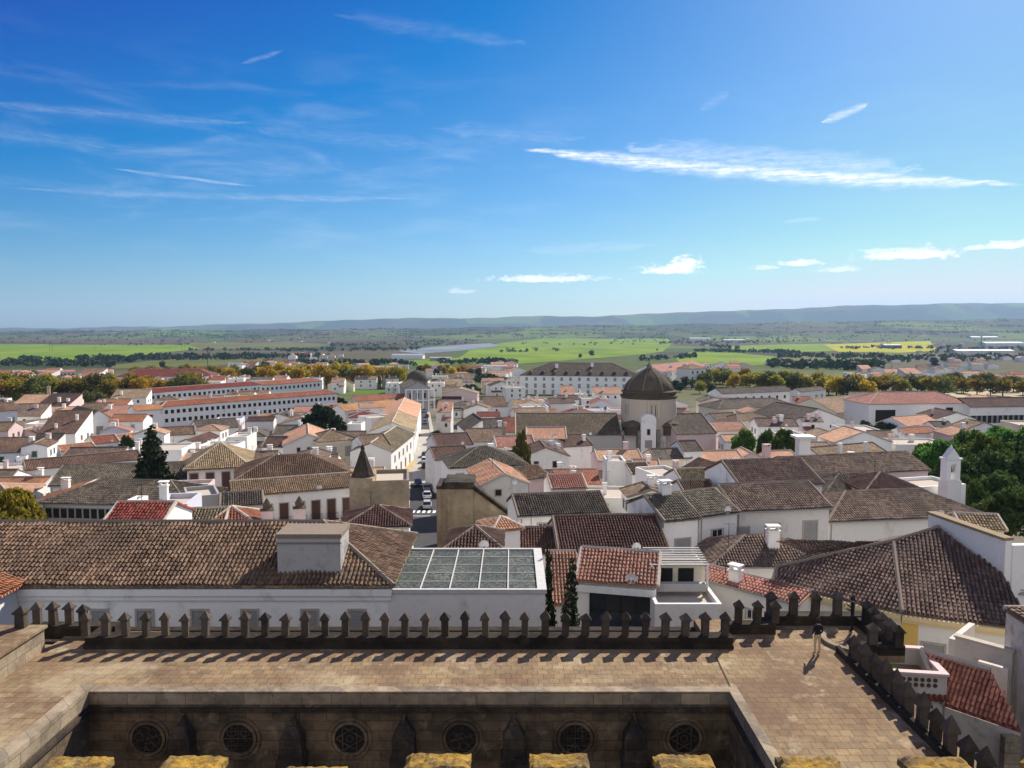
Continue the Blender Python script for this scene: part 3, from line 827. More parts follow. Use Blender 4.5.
def field(kind, pts, lift=0.25, name='field'):
    """a field outlined by its corners, laid over the terrain"""
    g = [on_ground(*p) for p in pts]
    lo = min(p.y for p in g); hi = max(p.y for p in g)
    cuts = sorted({lo, hi, *[k for k, _ in KN if lo < k < hi]})
    mb = MB()
    n = len(g)
    def span(yv):
        xsn = []
        for i in range(n):
            p, q = g[i], g[(i + 1) % n]
            if (p.y - yv) * (q.y - yv) <= 0 and abs(p.y - q.y) > 1e-6: xsn.append(p.x + (q.x - p.x) * (yv - p.y) / (q.y - p.y))
        return (min(xsn), max(xsn)) if xsn else None
    rows = []
    for a, bq in zip(cuts, cuts[1:]):
        for k in range(8): rows.append(a + (bq - a) * k / 8)
    rows.append(hi)
    rows[0] += 1e-3; rows[-1] -= 1e-3
    L = [(yv, span(yv)) for yv in rows]; L = [q for q in L if q[1]]
    for (ya, (a0, a1)), (yb, (b0, b1)) in zip(L, L[1:]):
        mb.face([(a0, ya, G(ya) + lift), (a1, ya, G(ya) + lift), (b1, yb, G(yb) + lift), (b0, yb, G(yb) + lift)])
    tag(mb.build(name, FM[kind]), kind='structure')
field('green', [(-60, 344), (40, 344), (70, 346), (190, 345), (200, 349), (150, 354), (60, 362), (-60, 361)], .5)
field('earth', [(-60, 333), (120, 334), (190, 338), (210, 343.5), (60, 343.5), (-60, 343)], .4)
field('earth', [(230, 336), (420, 331), (470, 333), (440, 338), (320, 342), (230, 342)], .4)
field('olive', [(110, 365), (170, 359), (265, 356), (262, 362), (200, 367), (110, 369)], .35)
field('olive', [(190, 343), (290, 342), (340, 345), (290, 349), (190, 350)], .45)
field('green', [(395, 362), (440, 358), (470, 358), (465, 363), (430, 366), (395, 365)], .35)
field('green', [(455, 360), (470, 350), (500, 343), (560, 337), (665, 335), (672, 344), (662, 352), (600, 358), (520, 364), (470, 364)], .45)
field('olive', [(505, 335), (560, 331), (700, 329), (690, 333), (560, 336)], .4)
field('panels', [(395, 351), (430, 347), (490, 343), (500, 346), (470, 350), (420, 354)], .6)
field('green', [(672, 356), (700, 350), (715, 350), (778, 357), (782, 362), (735, 368), (690, 368)], .4)
field('green', [(728, 346), (830, 343.5), (842, 351), (800, 352), (732, 351)], .5)
field('yellow', [(824, 344.5), (930, 341), (938, 351), (900, 353), (838, 352)], .7)
field('olive', [(770, 358), (840, 354), (935, 353), (940, 356), (862, 361), (790, 361)], .4)
field('lawn', [(338, 395), (345, 389.5), (404, 389), (405, 395)], .12, 'lawn')
field('pale', [(850, 402), (1000, 388), (1060, 392), (1060, 402)], .10, 'sports_ground')
field('pale', [(690, 337), (760, 335), (765, 337), (700, 339)], .6)

# far hills as one ridged terrain sheet per range
def hills(y0, prof, depth, mat, seed):
    rs = np.random.RandomState(seed); mb = MB(); vs = []; cols = []
    pxs = np.arange(-260, 1290, 9.0)
    pr = np.interp(pxs, [p[0] for p in prof], [p[1] for p in prof]) + 0.45 * np.sin(pxs * .06 + seed) + 0.3 * np.sin(pxs * .19 + seed * 2)
    for x, yv in zip(pxs, pr): cols.append((at_y(x, yv, y0)))
    n = len(cols)
    for k, (dy, f) in enumerate(((-depth, 0.0), (-depth * .55, .38), (-depth * .25, .78), (0, 1.0), (depth * .5, .7), (depth, 0))):
        for p in cols:
            vs.append((p.x * (y0 + dy) / y0, y0 + dy, max(0, p.z) * f * (1 + (rs.uniform(-.08, .08) if 0 < f < 1 else 0)) - (2 if f == 0 else 0)))
    fs = [(k * n + i, k * n + i + 1, (k + 1) * n + i + 1, (k + 1) * n + i) for k in range(5) for i in range(n - 1)]
    mb.raw(vs, fs); tag(mb.build('hills', mat, smooth=True), kind='structure'); return cols
hm = field_mat('hill_scrub', (0.05, 0.055, 0.03), (0.10, 0.09, 0.055), (0.03, 0.04, 0.02), .7)
HC = hills(7500, [(-260, 331.5), (180, 330.5), (300, 329.5), (430, 328), (560, 326), (700, 324), (850, 321), (1024, 319), (1290, 317)], 2600, GM, 1)
hills(14000, [(-260, 329), (60, 328), (180, 326), (270, 323), (330, 321), (390, 318), (450, 318.5), (520, 316.5), (600, 316), (650, 314), (690, 311.5), (740, 311), (800, 308), (860, 305.5), (930, 304), (1024, 302.5), (1290, 300)], 1600, GM, 4)

# street: asphalt lane, sunlit cobbled square, kerbs and painted markings
def ribbon(name, L, Rr, mat, lift, kind='structure'):
    mb = MB()
    for i in range(len(L) - 1):
        (ax, ay), (bx, by), (cx, cy), (dx_, dy_) = L[i], Rr[i], Rr[i + 1], L[i + 1]
        n = 4
        for k in range(n):
            f0, f1 = k / n, (k + 1) / n
            lp = lambda p, q, f: (p[0] + (q[0] - p[0]) * f, p[1] + (q[1] - p[1]) * f)
            q = [lp((ax, ay), (dx_, dy_), f0), lp((bx, by), (cx, cy), f0), lp((bx, by), (cx, cy), f1), lp((ax, ay), (dx_, dy_), f1)]
            mb.face([(x, y, G(y) + lift) for x, y in q])
    return tag(mb.build(name, MATS[mat]), kind=kind)
def street_x(y): return -12.2 - (y - 112) * 0.123
SL = [(street_x(y) - 3.3, y) for y in (85, 100, 140, 165, 200, 250, 320, 420)]
SR = [(street_x(y) + 2.6, y) for y in (85, 100, 140, 165, 200, 250, 320, 420)]
ribbon('street', SL, SR, 'asphalt', .06)
ribbon('pavement', [(x + .004, y) for x, y in SR], [(x + 1.3, y) for x, y in SR], 'cobble', .18)
ribbon('pavement', [(x - 1.0, y) for x, y in SL], [(x - .004, y) for x, y in SL], 'cobble', .18)
ribbon('square', [(-31.5, 172), (-32, 200), (-33, 228)], [(street_x(172) - 3.35, 172), (street_x(200) - 3.35, 200), (street_x(228) - 3.35, 228)], 'cobble', .10)
ribbon('square', [(street_x(y) - 3.3, y) for y in (168, 200, 235, 275)], [(street_x(y) + 2.6, y) for y in (168, 200, 235, 275)], 'cobble', .075)
mk = MB()
for i in range(6):
    x = street_x(138) - 2.9 + i * .95
    mk.box(x, x + .5, 136.6, 139.6, G(138) + .02, G(138) + .082)
mk.build('zebra_marking', MATS['paint_white']); tag(bpy.data.objects['zebra_marking'], kind='structure')
mk = MB(); mk.box(street_x(134) - 3.0, street_x(134) + 2.3, 133.6, 134.0, G(134) + .02, G(134) + .082); tag(mk.build('stop_line_marking', MATS['paint_white']), kind='structure')
FOOT.append([(street_x(85) - 4.6, 85), (street_x(85) + 4.2, 85), (street_x(430) + 4.2, 430), (street_x(430) - 4.6, 430)])
FOOT.append([(-32.5, 170), (-18, 170), (-22, 230), (-33.5, 230)])

# ================================================================== CLOISTER in the foreground
T = 60.0
GX0, GX1, GY0, GY1 = -17.4, 8.95, 9.8, 30.6       # garth opening
XL, XR = -21.75, 15.0
cl = empty('cloister', (0, 34, 50), 0, 'grey stone cloister with paved roof terrace around a sunken courtyard', 'cloister')
def rel(mb, off=(0, 34, 50)):
    mb.v = [(p[0] - off[0], p[1] - off[1], p[2] - off[2]) for p in mb.v]; return mb
tb = MB()   # terrace slabs, the right gallery rising a little to its outer side
def tq(x0, x1, y0, y1, z=T, th=.35): tb.slab([(x0, y0, z), (x1, y0, z), (x1, y1, z), (x0, y1, z)], th)
tq(XL - 2, GX0 - .55, 7.6, 35.4); tq(GX0 - .55, GX1 + .4, GY1 + .45, 35.4); tq(GX1 + .4, XR + 1.2, 7.6, 38.6); tq(GX0 - .55, GX1 + .4, 7.6, GY0)
tq(XL, -17.0, 35.4, 37.0); tq(XR + 1.2, 18.0, 34.2, 38.6)
rel(tb).build('terrace_paving', MATS['terrace_pavers'], cl)
jb = MB(); pj, qj = at_z(716, 657, T), at_z(731, 689, T); jb.raw([(pj.x - .04, pj.y, T + .004), (pj.x + .04, pj.y, T + .004), (qj.x + .04, qj.y, T + .004), (qj.x - .04, qj.y, T + .004)], [(0, 1, 2, 3)]); rel(jb).build('paving_seam', MATS['buttress_stone'], cl)
rb = MB()
rb.box(GX0 - .56, GX0, GY0, GY1 + .46, T - .5, T + .16); rb.box(GX0 + .002, GX1 - .002, GY1, GY1 + .46, T - .5, T + .05); rb.box(GX1, GX1 + .41, GY0, GY1 + .46, T - .5, T + .05)
rel(rb).build('rim_coping', MATS['rim_stone'], cl)
wb = MB()
wb.box(GX0 - .5, GX1 + .4, GY1 + .02, GY1 + .9, 49, T - .4)
wb.box(GX0 - .9, GX0 - .04, GY0, GY1 + .02, 49, T - .5); wb.box(GX1 + .03, GX1 + .9, GY0, GY1 + .02, 49, T - .5)
rel(wb).build('courtyard_wall', MATS['ashlar'], cl)
ob = MB()
ob.box(XL - 2, XR + 1.6, 38.0, 38.5, 44, T - .36); ob.box(XR + .7, XR + 1.5, 7.6, 38, 46, T - .36); ob.box(XL - 2, 10.5, 35.38, 36.9, 44, T - .36)
rel(ob).build('outer_wall', MATS['parapet_stone'], cl)
sb = MB()
sb.box(GX0 + .003, GX1 - .003, GY1 - .12, GY1 + .019, T - .78, T - .62); sb.box(GX0 - .039, GX0 + .10, GY0, GY1 - .13, T - .78, T - .62)
sb.box(GX1 - .10, GX1 + .029, GY0, GY1 - .13, T - .78, T - .62)
rel(sb).build('string_course', MATS['buttress_stone'], cl)
for i, px in enumerate((178, 290, 403, 514, 636)):
    x = at_y(px, 715, GY1 - .6).x
    b = MB()
    b.box(x - .52, x + .52, GY1 - .95, GY1 + .01, 49, 57.6); b.box(x - .45, x + .45, GY1 - .7, GY1 + .01, 57.6, 58.35)
    b.raw([(x - .45, GY1 - .7, 58.35), (x + .45, GY1 - .7, 58.35), (x + .45, GY1, 58.35), (x - .45, GY1, 58.35), (x, GY1 - .1, 59.1), (x, GY1 - .02, 59.1)], [(0, 1, 4), (1, 2, 5, 4), (3, 0, 4, 5), (2, 3, 5)])
    for zz in (52.5, 54.6, 56.4): b.box(x - .6, x + .6, GY1 - 1.05, GY1 + .005, zz, zz + .22)
    bo = rel(b).build('buttress', MATS['buttress_stone'], cl)
    s = MB(); s.tube((x, GY1 - .03, T - .85), (x, GY1 - .55, T - .92), .06, 6, .04); rel(s).build('water_spout', MATS['ashlar'], bo)
for i, px in enumerate((148, 239, 350, 461, 575, 684)):
    c = at_y(px, 738, GY1); x, z = c.x, c.z
    ring = MB(); N = 40
    def annulus(mb, r0, r1, y0, y1):
        vs = []
        for k in range(N):
            t = 2 * math.pi * k / N; cs, sn = math.cos(t), math.sin(t)
            vs += [(x + r0 * cs, y0, z + r0 * sn), (x + r1 * cs, y0, z + r1 * sn), (x + r1 * cs, y1, z + r1 * sn), (x + r0 * cs, y1, z + r0 * sn)]
        fs = []
        for k in range(N):
            a, b2 = k * 4, ((k + 1) % N) * 4
            for q in range(4): fs.append((a + q, a + (q + 1) % 4, b2 + (q + 1) % 4, b2 + q))
        mb.raw(vs, fs)
    annulus(ring, .62, .74, GY1 - .10, GY1 + .015); annulus(ring, .78, .90, GY1 - .06, GY1 + .015)
    ro = rel(ring).build('round_window', MATS['ashlar'], cl)
    dk = MB(); dk.tube((x, GY1 - .012, z), (x, GY1 + .016, z), .63, 40); rel(dk).build('dark_opening', MATS['dark_void'], ro)
    tr = MB()
    kind = i % 3
    if kind == 0:
        for k in range(6):
            t = k * math.pi / 3 + .3; tr.tube((x, GY1 - .05, z), (x + .6 * math.cos(t), GY1 - .05, z + .6 * math.sin(t)), .035, 5)
            q = t + math.pi / 6; annc = (x + .36 * math.cos(q), z + .36 * math.sin(q))
            for j in range(10):
                u, u2 = j * .628, (j + 1) * .628
                tr.tube((annc[0] + .17 * math.cos(u), GY1 - .05, annc[1] + .17 * math.sin(u)), (annc[0] + .17 * math.cos(u2), GY1 - .05, annc[1] + .17 * math.sin(u2)), .03, 4)
    elif kind == 1:
        for a in (-.3, 0, .3):
            q = math.sqrt(.36 - a * a); tr.tube((x + a, GY1 - .05, z - q), (x + a, GY1 - .05, z + q), .03, 5); tr.tube((x - q, GY1 - .05, z + a), (x + q, GY1 - .05, z + a), .03, 5)
        for k in range(4):
            cx, cz = x + (.28 if k % 2 else -.28), z + (.28 if k // 2 else -.28)
            for j in range(10):
                u, u2 = j * .628, (j + 1) * .628; tr.tube((cx + .2 * math.cos(u), GY1 - .05, cz + .2 * math.sin(u)), (cx + .2 * math.cos(u2), GY1 - .05, cz + .2 * math.sin(u2)), .028, 4)
    else:
        for k in range(6):
            t, t2 = k * math.pi / 3, (k + 2) * math.pi / 3
            tr.tube((x + .58 * math.cos(t), GY1 - .05, z + .58 * math.sin(t)), (x + .58 * math.cos(t2), GY1 - .05, z + .58 * math.sin(t2)), .035, 5)
        for j in range(12):
            u, u2 = j * .5236, (j + 1) * .5236; tr.tube((x + .14 * math.cos(u), GY1 - .05, z + .14 * math.sin(u)), (x + .14 * math.cos(u2), GY1 - .05, z + .14 * math.sin(u2)), .03, 4)
    rel(tr).build('tracery', MATS['buttress_stone'], ro)
fb = MB(); fb.face([(GX0, GY0, 50.12), (GX1, GY0, 50.12), (GX1, GY1, 50.12), (GX0, GY1, 50.12)]); rel(fb).build('courtyard_floor', MATS['cobble'], cl)

MER = {}
def merlon_mesh(w, h, var):
    k = (round(w, 2), round(h, 2), var)
    if k in MER: return MER[k]
    rs = random.Random(var); b = MB(); a = w / 2
    b.box(-a, a, -a * .85, a * .85, -.02, h * .68)
    o = .075
    b.box(-a - o, a + o, -a * .85 - o, a * .85 + o, h * .68, h * .74)
    t = h * (1 + rs.uniform(-.03, .03)); jx = rs.uniform(-.02, .02)
    b.raw([(-a - o, -a * .85 - o, h * .74), (a + o, -a * .85 - o, h * .74), (a + o, a * .85 + o, h * .74), (-a - o, a * .85 + o, h * .74), (jx, 0, t)], [(0, 1, 4), (1, 2, 4), (2, 3, 4), (3, 0, 4), (0, 3, 2, 1)])
    b.v = [(p[0] + rs.uniform(-.018, .018), p[1] + rs.uniform(-.018, .018), p[2] + rs.uniform(-.02, .02)) for p in b.v[:16]] + b.v[16:]
    me = bpy.data.meshes.new('merlon'); me.from_pydata(b.v, [], b.f); me.materials.append(MATS['merlon_stone']); me.update(); MER[k] = me; return me
def parapet(label, segs, merl, name='crenellated_parapet'):
    """segs: (x0,x1,y0,y1,z0,z1); merl: (x,y,z,w,h)"""
    ox, oy = segs[0][0], segs[0][2]
    th = empty(name, (ox, oy, T), 0, label, 'parapet')
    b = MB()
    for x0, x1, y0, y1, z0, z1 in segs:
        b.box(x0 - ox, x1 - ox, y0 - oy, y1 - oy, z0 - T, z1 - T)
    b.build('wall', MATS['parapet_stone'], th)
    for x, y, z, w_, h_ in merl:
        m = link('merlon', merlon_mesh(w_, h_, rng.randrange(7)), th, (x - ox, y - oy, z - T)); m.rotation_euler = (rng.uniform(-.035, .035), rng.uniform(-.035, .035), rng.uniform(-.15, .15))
WT = T + .5
ml = []
xm = at_y(86, 637, 35.3).x
while xm < 10.1:
    ml.append((xm, 35.3, WT, .31 * rng.uniform(.93, 1.07), 1.16 * rng.uniform(.94, 1.05))); xm += .942
parapet('long dark stone parapet with a row of pointed merlons along the terrace\'s far edge', [(-20.0, 10.35, 35.0, 35.7, T - .02, WT), (-20.0, 10.35, 34.86, 34.998, T - .02, T + .18)], ml)
ml = [(at_y(px, 625, 36.7).x, 36.7, WT + .02, .33, 1.12) for px in (38, 54, 70)] + [(at_y(85, 625, 36.4).x, 36.3, WT + .02, .33, 1.15)]
parapet('short recessed parapet with four pointed merlons beside the raised walkway', [(-23.6, -19.3, 36.4, 37.0, T - .02, WT), (-20.0, -19.4, 35.72, 36.398, T - .02, WT)], ml)
ml = [(at_y(px, 624, 36.9).x, 36.9, WT, .34, 1.15) for px in (738, 757, 775)]
parapet('stepped back parapet with three merlons beyond the paved corner', [(10.36, 12.9, 36.6, 37.2, T - .02, WT), (12.3, 12.9, 37.21, 37.6, T - .02, WT)], ml)
ml = [(at_y(px, 615, 38.0).x, 38.0, WT, .37, 1.2) for px in (771, 793, 815, 837)]
parapet('corner parapet with four merlons behind the two visitors', [(12.91, 18.0, 37.7, 38.4, T - .02, WT)], ml)
ml = []
y = 37.4
while y > 8.5:
    if y < 34.5: ml.append((XR + .42, y, T - .38, .35, 1.7 * rng.uniform(.96, 1.04)))
    y -= .945
parapet('long stone parapet with merlons running along the side of the terrace', [(XR + .171, XR + 1.2, 7.6, 34.19, T - 1.2, T - .37), (XR - .02, XR + .17, 7.6, 34.6, T - .02, T + .30)], ml)
ml = [(17.65, 37.3 - i * .78, T + .45, .37, 1.0) for i in range(5)] + [(16.6, 34.45, T + .45, .36, 1.0)]
parapet('outer bastion parapet of weathered merlons behind the stair kerb at the corner', [(17.3, 18.0, 34.2, 37.69, T - .02, T + .45), (15.9, 17.29, 34.2, 34.7, T - .02, T + .45)], ml)
# curved kerb of the stair head
kb = MB(); cx, cy = 16.25, 35.75
for k in range(14):
    t0, t1 = math.pi * .55 + k * math.pi * .9 / 14, math.pi * .55 + (k + 1) * math.pi * .9 / 14
    pts = [(1.15, t0), (1.42, t0), (1.42, t1), (1.15, t1)]
    kb.prism([(cx + r * math.cos(t), cy + r * math.sin(t)) for r, t in pts], T - .02, T + .16)
tag(kb.build('stair_kerb', MATS['rim_stone']), 'low curved stone kerb round the stair head in the terrace corner', 'kerb')
# raised walkway at the terrace's side
rw = empty('raised_walkway', (-21.75, 7.6, T), 0, 'raised walkway wall with buff top and sunlit stone face', 'walkway')
b = MB(); b.box(-2.8, 0, 0, 27.2, -.02, 1.05); b.build('wall', MATS['rim_stone'], rw)
b = MB(); b.box(-2.9, .12, -.02, 27.3, 1.052, 1.17); b.build('coping', MATS['terrace_pavers'], rw)
for yy in (25.9, 27.0):
    m = link('merlon', merlon_mesh(.42, 1.0, 2), rw, (-.9 if yy > 26.5 else -1.75, yy, 1.17))
def rough_block(x0, x1, y0, y1, z0, z1, amp, seed, nx=14, ny=7):
    """a worn stone block: gridded top with softened, chipped edges"""
    rs = random.Random(seed); b = MB(); vs = []; N = (nx + 1) * (ny + 1)
    for lay in (0, 1):
        for j in range(ny + 1):
            for i in range(nx + 1):
                u, v = i / nx, j / ny
                edge = min(u, 1 - u) * (x1 - x0), min(v, 1 - v) * (y1 - y0)
                dz = -(.03 if min(edge) < 1e-6 else 0) + rs.uniform(-amp, amp) if lay else 0
                if lay and min(edge) < 1e-6 and rs.random() < .15: dz -= .03
                vs.append((x0 + (x1 - x0) * u + rs.uniform(-amp, amp) * .6, y0 + (y1 - y0) * v + rs.uniform(-amp, amp) * .6, (z1 if lay else z0) + dz))
    fs = []; W_ = nx + 1
    for j in range(ny):
        for i in range(nx): a = j * W_ + i; fs += [(N + a, N + a + 1, N + a + W_ + 1, N + a + W_)]
    ring = [i for i in range(W_)] + [j * W_ + nx for j in range(1, ny + 1)] + [ny * W_ + i for i in range(nx - 1, -1, -1)] + [j * W_ for j in range(ny - 1, 0, -1)]
    for k in range(len(ring)): p, q = ring[k], ring[(k + 1) % len(ring)]; fs.append((p, q, N + q, N + p))
    b.raw(vs, fs); return b
# cathedral parapet in front of the camera
cp = empty('cathedral_parapet', (0, 7.4, 66), 0, 'cathedral parapet with flat topped merlons covered in yellow lichen', 'parapet')
b = MB(); b.box(-14, 14, -.05, .5, -16, 3.5); b.build('wall', MATS['ashlar'], cp)
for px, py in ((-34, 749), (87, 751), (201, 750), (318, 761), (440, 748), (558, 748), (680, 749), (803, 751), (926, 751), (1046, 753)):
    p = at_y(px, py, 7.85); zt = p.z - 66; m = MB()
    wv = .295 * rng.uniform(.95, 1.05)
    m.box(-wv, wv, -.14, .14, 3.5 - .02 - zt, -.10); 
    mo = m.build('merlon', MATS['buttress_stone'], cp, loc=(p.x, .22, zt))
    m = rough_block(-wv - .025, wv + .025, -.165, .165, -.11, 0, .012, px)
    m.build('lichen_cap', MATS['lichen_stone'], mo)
cr = empty('cathedral_roof', (0, -4, 66), 0, 'stone cathedral roof terrace under the viewpoint', 'roof terrace')
b = MB(); b.box(-20, 20, -10, 11.3, 2.9, 3.2); b.build('paving', MATS['terrace_pavers'], cr)
b = MB(); b.box(-20, 20, -10, 11.3, -16, 2.89); b.build('nave_wall', MATS['ashlar'], cr)
FOOT.append([(-26, -20), (20, -20), (20, 39.5), (-26, 39.5)])
# ================================================================== NEAR BUILDINGS behind the terrace
def part_box(th, name, mat, *boxes):
    b = MB()
    for q in boxes: b.box(*q)
    return b.build(name, MATS[mat], th)
# museum range with the long tiled roof
xa, xb = -43.0, at_y(390, 582, 44).x
mu = house((xa, 44), (xb, 44), 59.95, 10.6, roof='hip', rm='brown', wm='white', rise=2.25, over=.25, base=44, near=True, name='museum_wing', cat='building',
           label='long white building with weathered tiled roof behind the merlon parapet', win=[('dark', 1, .9, 1.5, 4.15, .16, .22)], ridge_in=5.2)
L0 = xb - xa
part_box(mu, 'cornice', 'white', (-.1, L0 + .1, -.22, -.003, 15.35, 15.75), (-.1, L0 + .05, -.12, -.004, 15.05, 15.35))
for px in (100, 145, 200, 250, 310, 357):
    p = at_y(px, 621, 44); x = p.x - xa; z = p.z - 44
    add_window(mu, Matrix.Translation((x, -.004, z)), 'greyshut', .85, 1.25, 2)
x0, x1 = at_y(278, 570, 44.8).x - xa, at_y(341, 570, 44.8).x - xa
part_box(mu, 'roof_dormer', 'dormer_plaster', (x0, x1, .75, 3.1, 15.9, 18.55))
part_box(mu, 'dormer_top', 'mortar_dark', (x0 - .08, x1 + .08, .68, 3.2, 18.552, 18.78), (x0 - .06, x1 + .06, .69, .748, 18.2, 18.28))
# small wing turning towards us at the far side
wg = house((-28.9, 38.5), (-28.9, 43.9), 60.1, 6, roof='shed', rm='orange', wm='white', s=.35, base=44, near=True, name='museum_side_wing', cat='building', over=.45,
           label='white side wing with orange tiles meeting the long tiled roof')
# building with the glazed flat roof
xa, xb = at_y(388, 589, 44).x, at_y(545, 588, 44).x
gl = empty('glass_roofed_hall', (xa, 44, 44), 0, 'grey walled hall with a flat roof of white framed rippled glass panes', 'building')
W0 = xb - xa; D0 = 8.3; zr = at_y(460, 589, 44).z - 44
part_box(gl, 'wall', 'grey', (0, W0, .02, D0, 0, zr - .26))
part_box(gl, 'wall_plaster', 'stained', (-.01, W0 + .01, -.02, .018, 0, zr - .25))
part_box(gl, 'coping', 'frame_grey', (-.1, W0 + .1, -.1, .12, zr - .245, zr), (-.1, W0 + .1, D0 - .12, D0 + .1, zr - .245, zr), (-.1, .14, .122, D0 - .122, zr - .245, zr), (W0 - .45, W0 + .1, .122, D0 - .122, zr - .245, zr))
m, t, b = new_mat('roof_glass'); v = t.node('ShaderNodeTexCoord').outputs['Object']
n = t.noise(v, 4.5, 5, .8); n2 = t.noise(v, .45, 4)
t.l.new(t.mix(t.step(n, .44, .6), (.028, .035, .033), t.mix(t.step(n2, .4, .65), (.085, .10, .09), (.17, .185, .165))), b.inputs['Base Color'])
b.inputs['Roughness'].default_value = .75; b.inputs['Specular IOR Level'].default_value = .15
bp = t.node('ShaderNodeBump'); bp.inputs['Strength'].default_value = .8; bp.inputs['Distance'].default_value = .08; t.l.new(n, bp.inputs['Height']); t.l.new(bp.outputs[0], b.inputs['Normal']); MATS['roof_glass'] = m
part_box(gl, 'roof_glazing', 'roof_glass', (.141, W0 - .451, .121, D0 - .121, zr - .2, zr - .12))
for i in range(1, 5): part_box(gl, 'glazing_bar', 'frame_grey', (.14 + (W0 - .59) * i / 5 - .035, .14 + (W0 - .59) * i / 5 + .035, .123, D0 - .123, zr - .119, zr - .03))
for i in range(1, 5): part_box(gl, 'cross_bar', 'frame_stone', (.142, W0 - .452, D0 * i / 5 - .03, D0 * i / 5 + .03, zr - .118, zr - .085))
FOOT.append([(xa, 44), (xb, 44), (xb, 53), (xa, 53)])

HP('terracotta roofed annex between the two slim cypresses', 549, 603, 580, 603, Z=54.6, yr=553, s=.5, roof='shed', rm='terracotta', wm='white', base=44)
gh = HP('white house with terracotta tiles and a wide glazed front', 577, 579, 656, 585, Z=57.3, d=6.0, s=.42, roof='gable', rm='terracotta', wm='white', base=44, name='glass_fronted_house')
part_box(gh, 'fascia', 'frame_white', (-.1, 5.45, -.3, -.01, 12.5, 13.0))
part_box(gh, 'glazed_front', 'glass_dark', (.9, 5.2, -.06, -.003, 9.8, 12.4))
part_box(gh, 'glazing_frame', 'iron', *[(.9 + k * 1.07, .95 + k * 1.07, -.10, -.061, 9.8, 12.4) for k in range(5)], (.9, 5.2, -.10, -.062, 11.2, 11.25))
part_box(gh, 'terrace_deck', 'stained', (.2, 6.0, -4.2, -.4, 0, 8.7))
part_box(gh, 'terrace_parapet', 'white', (.2, 6.0, -4.4, -4.202, 0, 9.2))
FOOT.append([(3, 47), (18, 47), (18, 60), (3, 60)])
lw = house((at_y(655, 606, 50).x, 50), (at_y(722, 603, 50).x, 50), at_y(690, 604, 50).z, 6.5, roof='flat', wm='stained', rm='brown', base=44, name='garden_wall_house', label='stained low white annex with a slatted pergola on its roof')
zt = at_y(690, 604, 50).z - 44
part_box(lw, 'pergola_slat', 'shutter_grey', *[(.2, 4.4, 3.2 + k * .42, 3.42 + k * .42, zt + 1.6 + k * .05, zt + 1.66 + k * .05) for k in range(8)])
part_box(lw, 'pergola_post', 'frame_white', (.25, .4, 3.1, 3.25, zt, zt + 1.6), (4.2, 4.35, 3.1, 3.25, zt, zt + 1.6))
part_box(lw, 'store_room', 'cream', (.6, 4.2, 3.6, 6.3, zt, zt + 1.5)); part_box(lw, 'dark_opening', 'dark_void', (.9, 1.9, 3.55, 3.598, zt + .3, zt + 1.3), (2.3, 3.4, 3.55, 3.598, zt + .3, zt + 1.3))
part_box(lw, 'bench', 'grey', (.3, 4.0, 2.4, 2.9, zt, zt + .55))
HP('long white house with a salmon roof strip and small sash window above the merlons', 672, 570, 800, 604, Z=56.2, d=1.7, s=.2, roof='shed', rm='salmon', wm='white', base=44, win=[('sash', 1, .8, 1.2, 2.0, .58, .74)], chim=[(.5, .3, .9, .8, 'white', 0)])
# dark courtyard roofs
HP('brown hipped roof over a dim yard beside the white chimney', 714, 566, 822, 566, Z=54.5, yr=537, roof='hip', rm='umber', wm='white', base=44, chim=[(.62, .3, 1.6, 1.0, 'white', 0)], aerial=(.2, .3, 1.0))
# dark red roof and its neighbours
HP('large dark red tiled roof with sunlit patches', 560, 552, 668, 550, Z=55.6, yr=517, rm='maroon', wm='white', base=44, win=[('dark', 3, .6, .5, .9, .3, .9)])
HP('lower red roof stepping down beside the large dark red roof', 514, 553, 559, 553, Z=54.8, yr=529, rm='maroon', wm='white', base=44)
HP('white cottage with dark barrel tiles and one bright window', 519, 516, 608, 512, Z=55.0, yr=494, rm='grey', wm='white', base=44, win=[('sash', 1, 1.0, 1.5, 1.7, .18, .34)])
HP('tall white house end with mossy grey roof and a shuttered window', 664, 521, 698, 518, Z=57.3, yr=494, rm='grey', wm='white', base=44, win=[('greyshut', 1, 1.5, 2.3, 3.0, .35, .75)], chim=[(.6, .5, 1.0, 1.0, 'white', 0)])
HP('white house with mossy tiles and one dark sash window', 699, 517, 737, 512, Z=57.3, yr=489, rm='grey', wm='white', base=44, win=[('sash', 1, 1.3, 1.9, 2.4, .25, .7)])
HP('long white house with three grey shuttered windows', 736, 511, 829, 507, Z=57.2, yr=484, rm='umber', wm='stained', base=44, win=[('greyshut', 1, 1.4, 1.9, 2.6, .02, .12), ('greyshut', 1, 1.4, 1.9, 2.4, .33, .45), ('greyshut', 1, 1.4, 1.9, 2.3, .74, .86)], over=.35)
HP('brown tiled roof rising just behind the three shuttered windows house', 741, 487, 822, 484, Z=56.8, yr=467, rm='umber', wm='white', base=44, d=10)
sk = HP('pink walled pavilion with a grey pyramid roof and white lantern', 826, 493, 881, 491, Z=54.6, yr=474, roof='pyramid', rm='grey', wm='pink', base=44, s=.5, name='pavilion')
HP('very long dark tiled roof of a white convent range', 829, 521, 985, 515, Z=54.9, yr=491, rm='umber', wm='white', base=44, roof='hip', over=.35)
HP('white wall house with a small yellow framed window', 818, 533, 862, 531, Z=52.6, d=5, rm='dark', wm='white', base=44, win=[('dark', 1, 1.0, 1.1, 1.3, .1, .4)])
HP('dark red tiled roof between the pyramid pavilion and the chapel', 866, 492, 925, 492, Z=55.4, yr=473, rm='maroon', wm='pink', base=44, roof='hip')
ch = HP('long pink walled chapel with brown roof below the bell gable', 796, 477, 928, 470, Z=54.2, yr=455, rm='umber', wm='pink', base=42, name='chapel', cat='church')
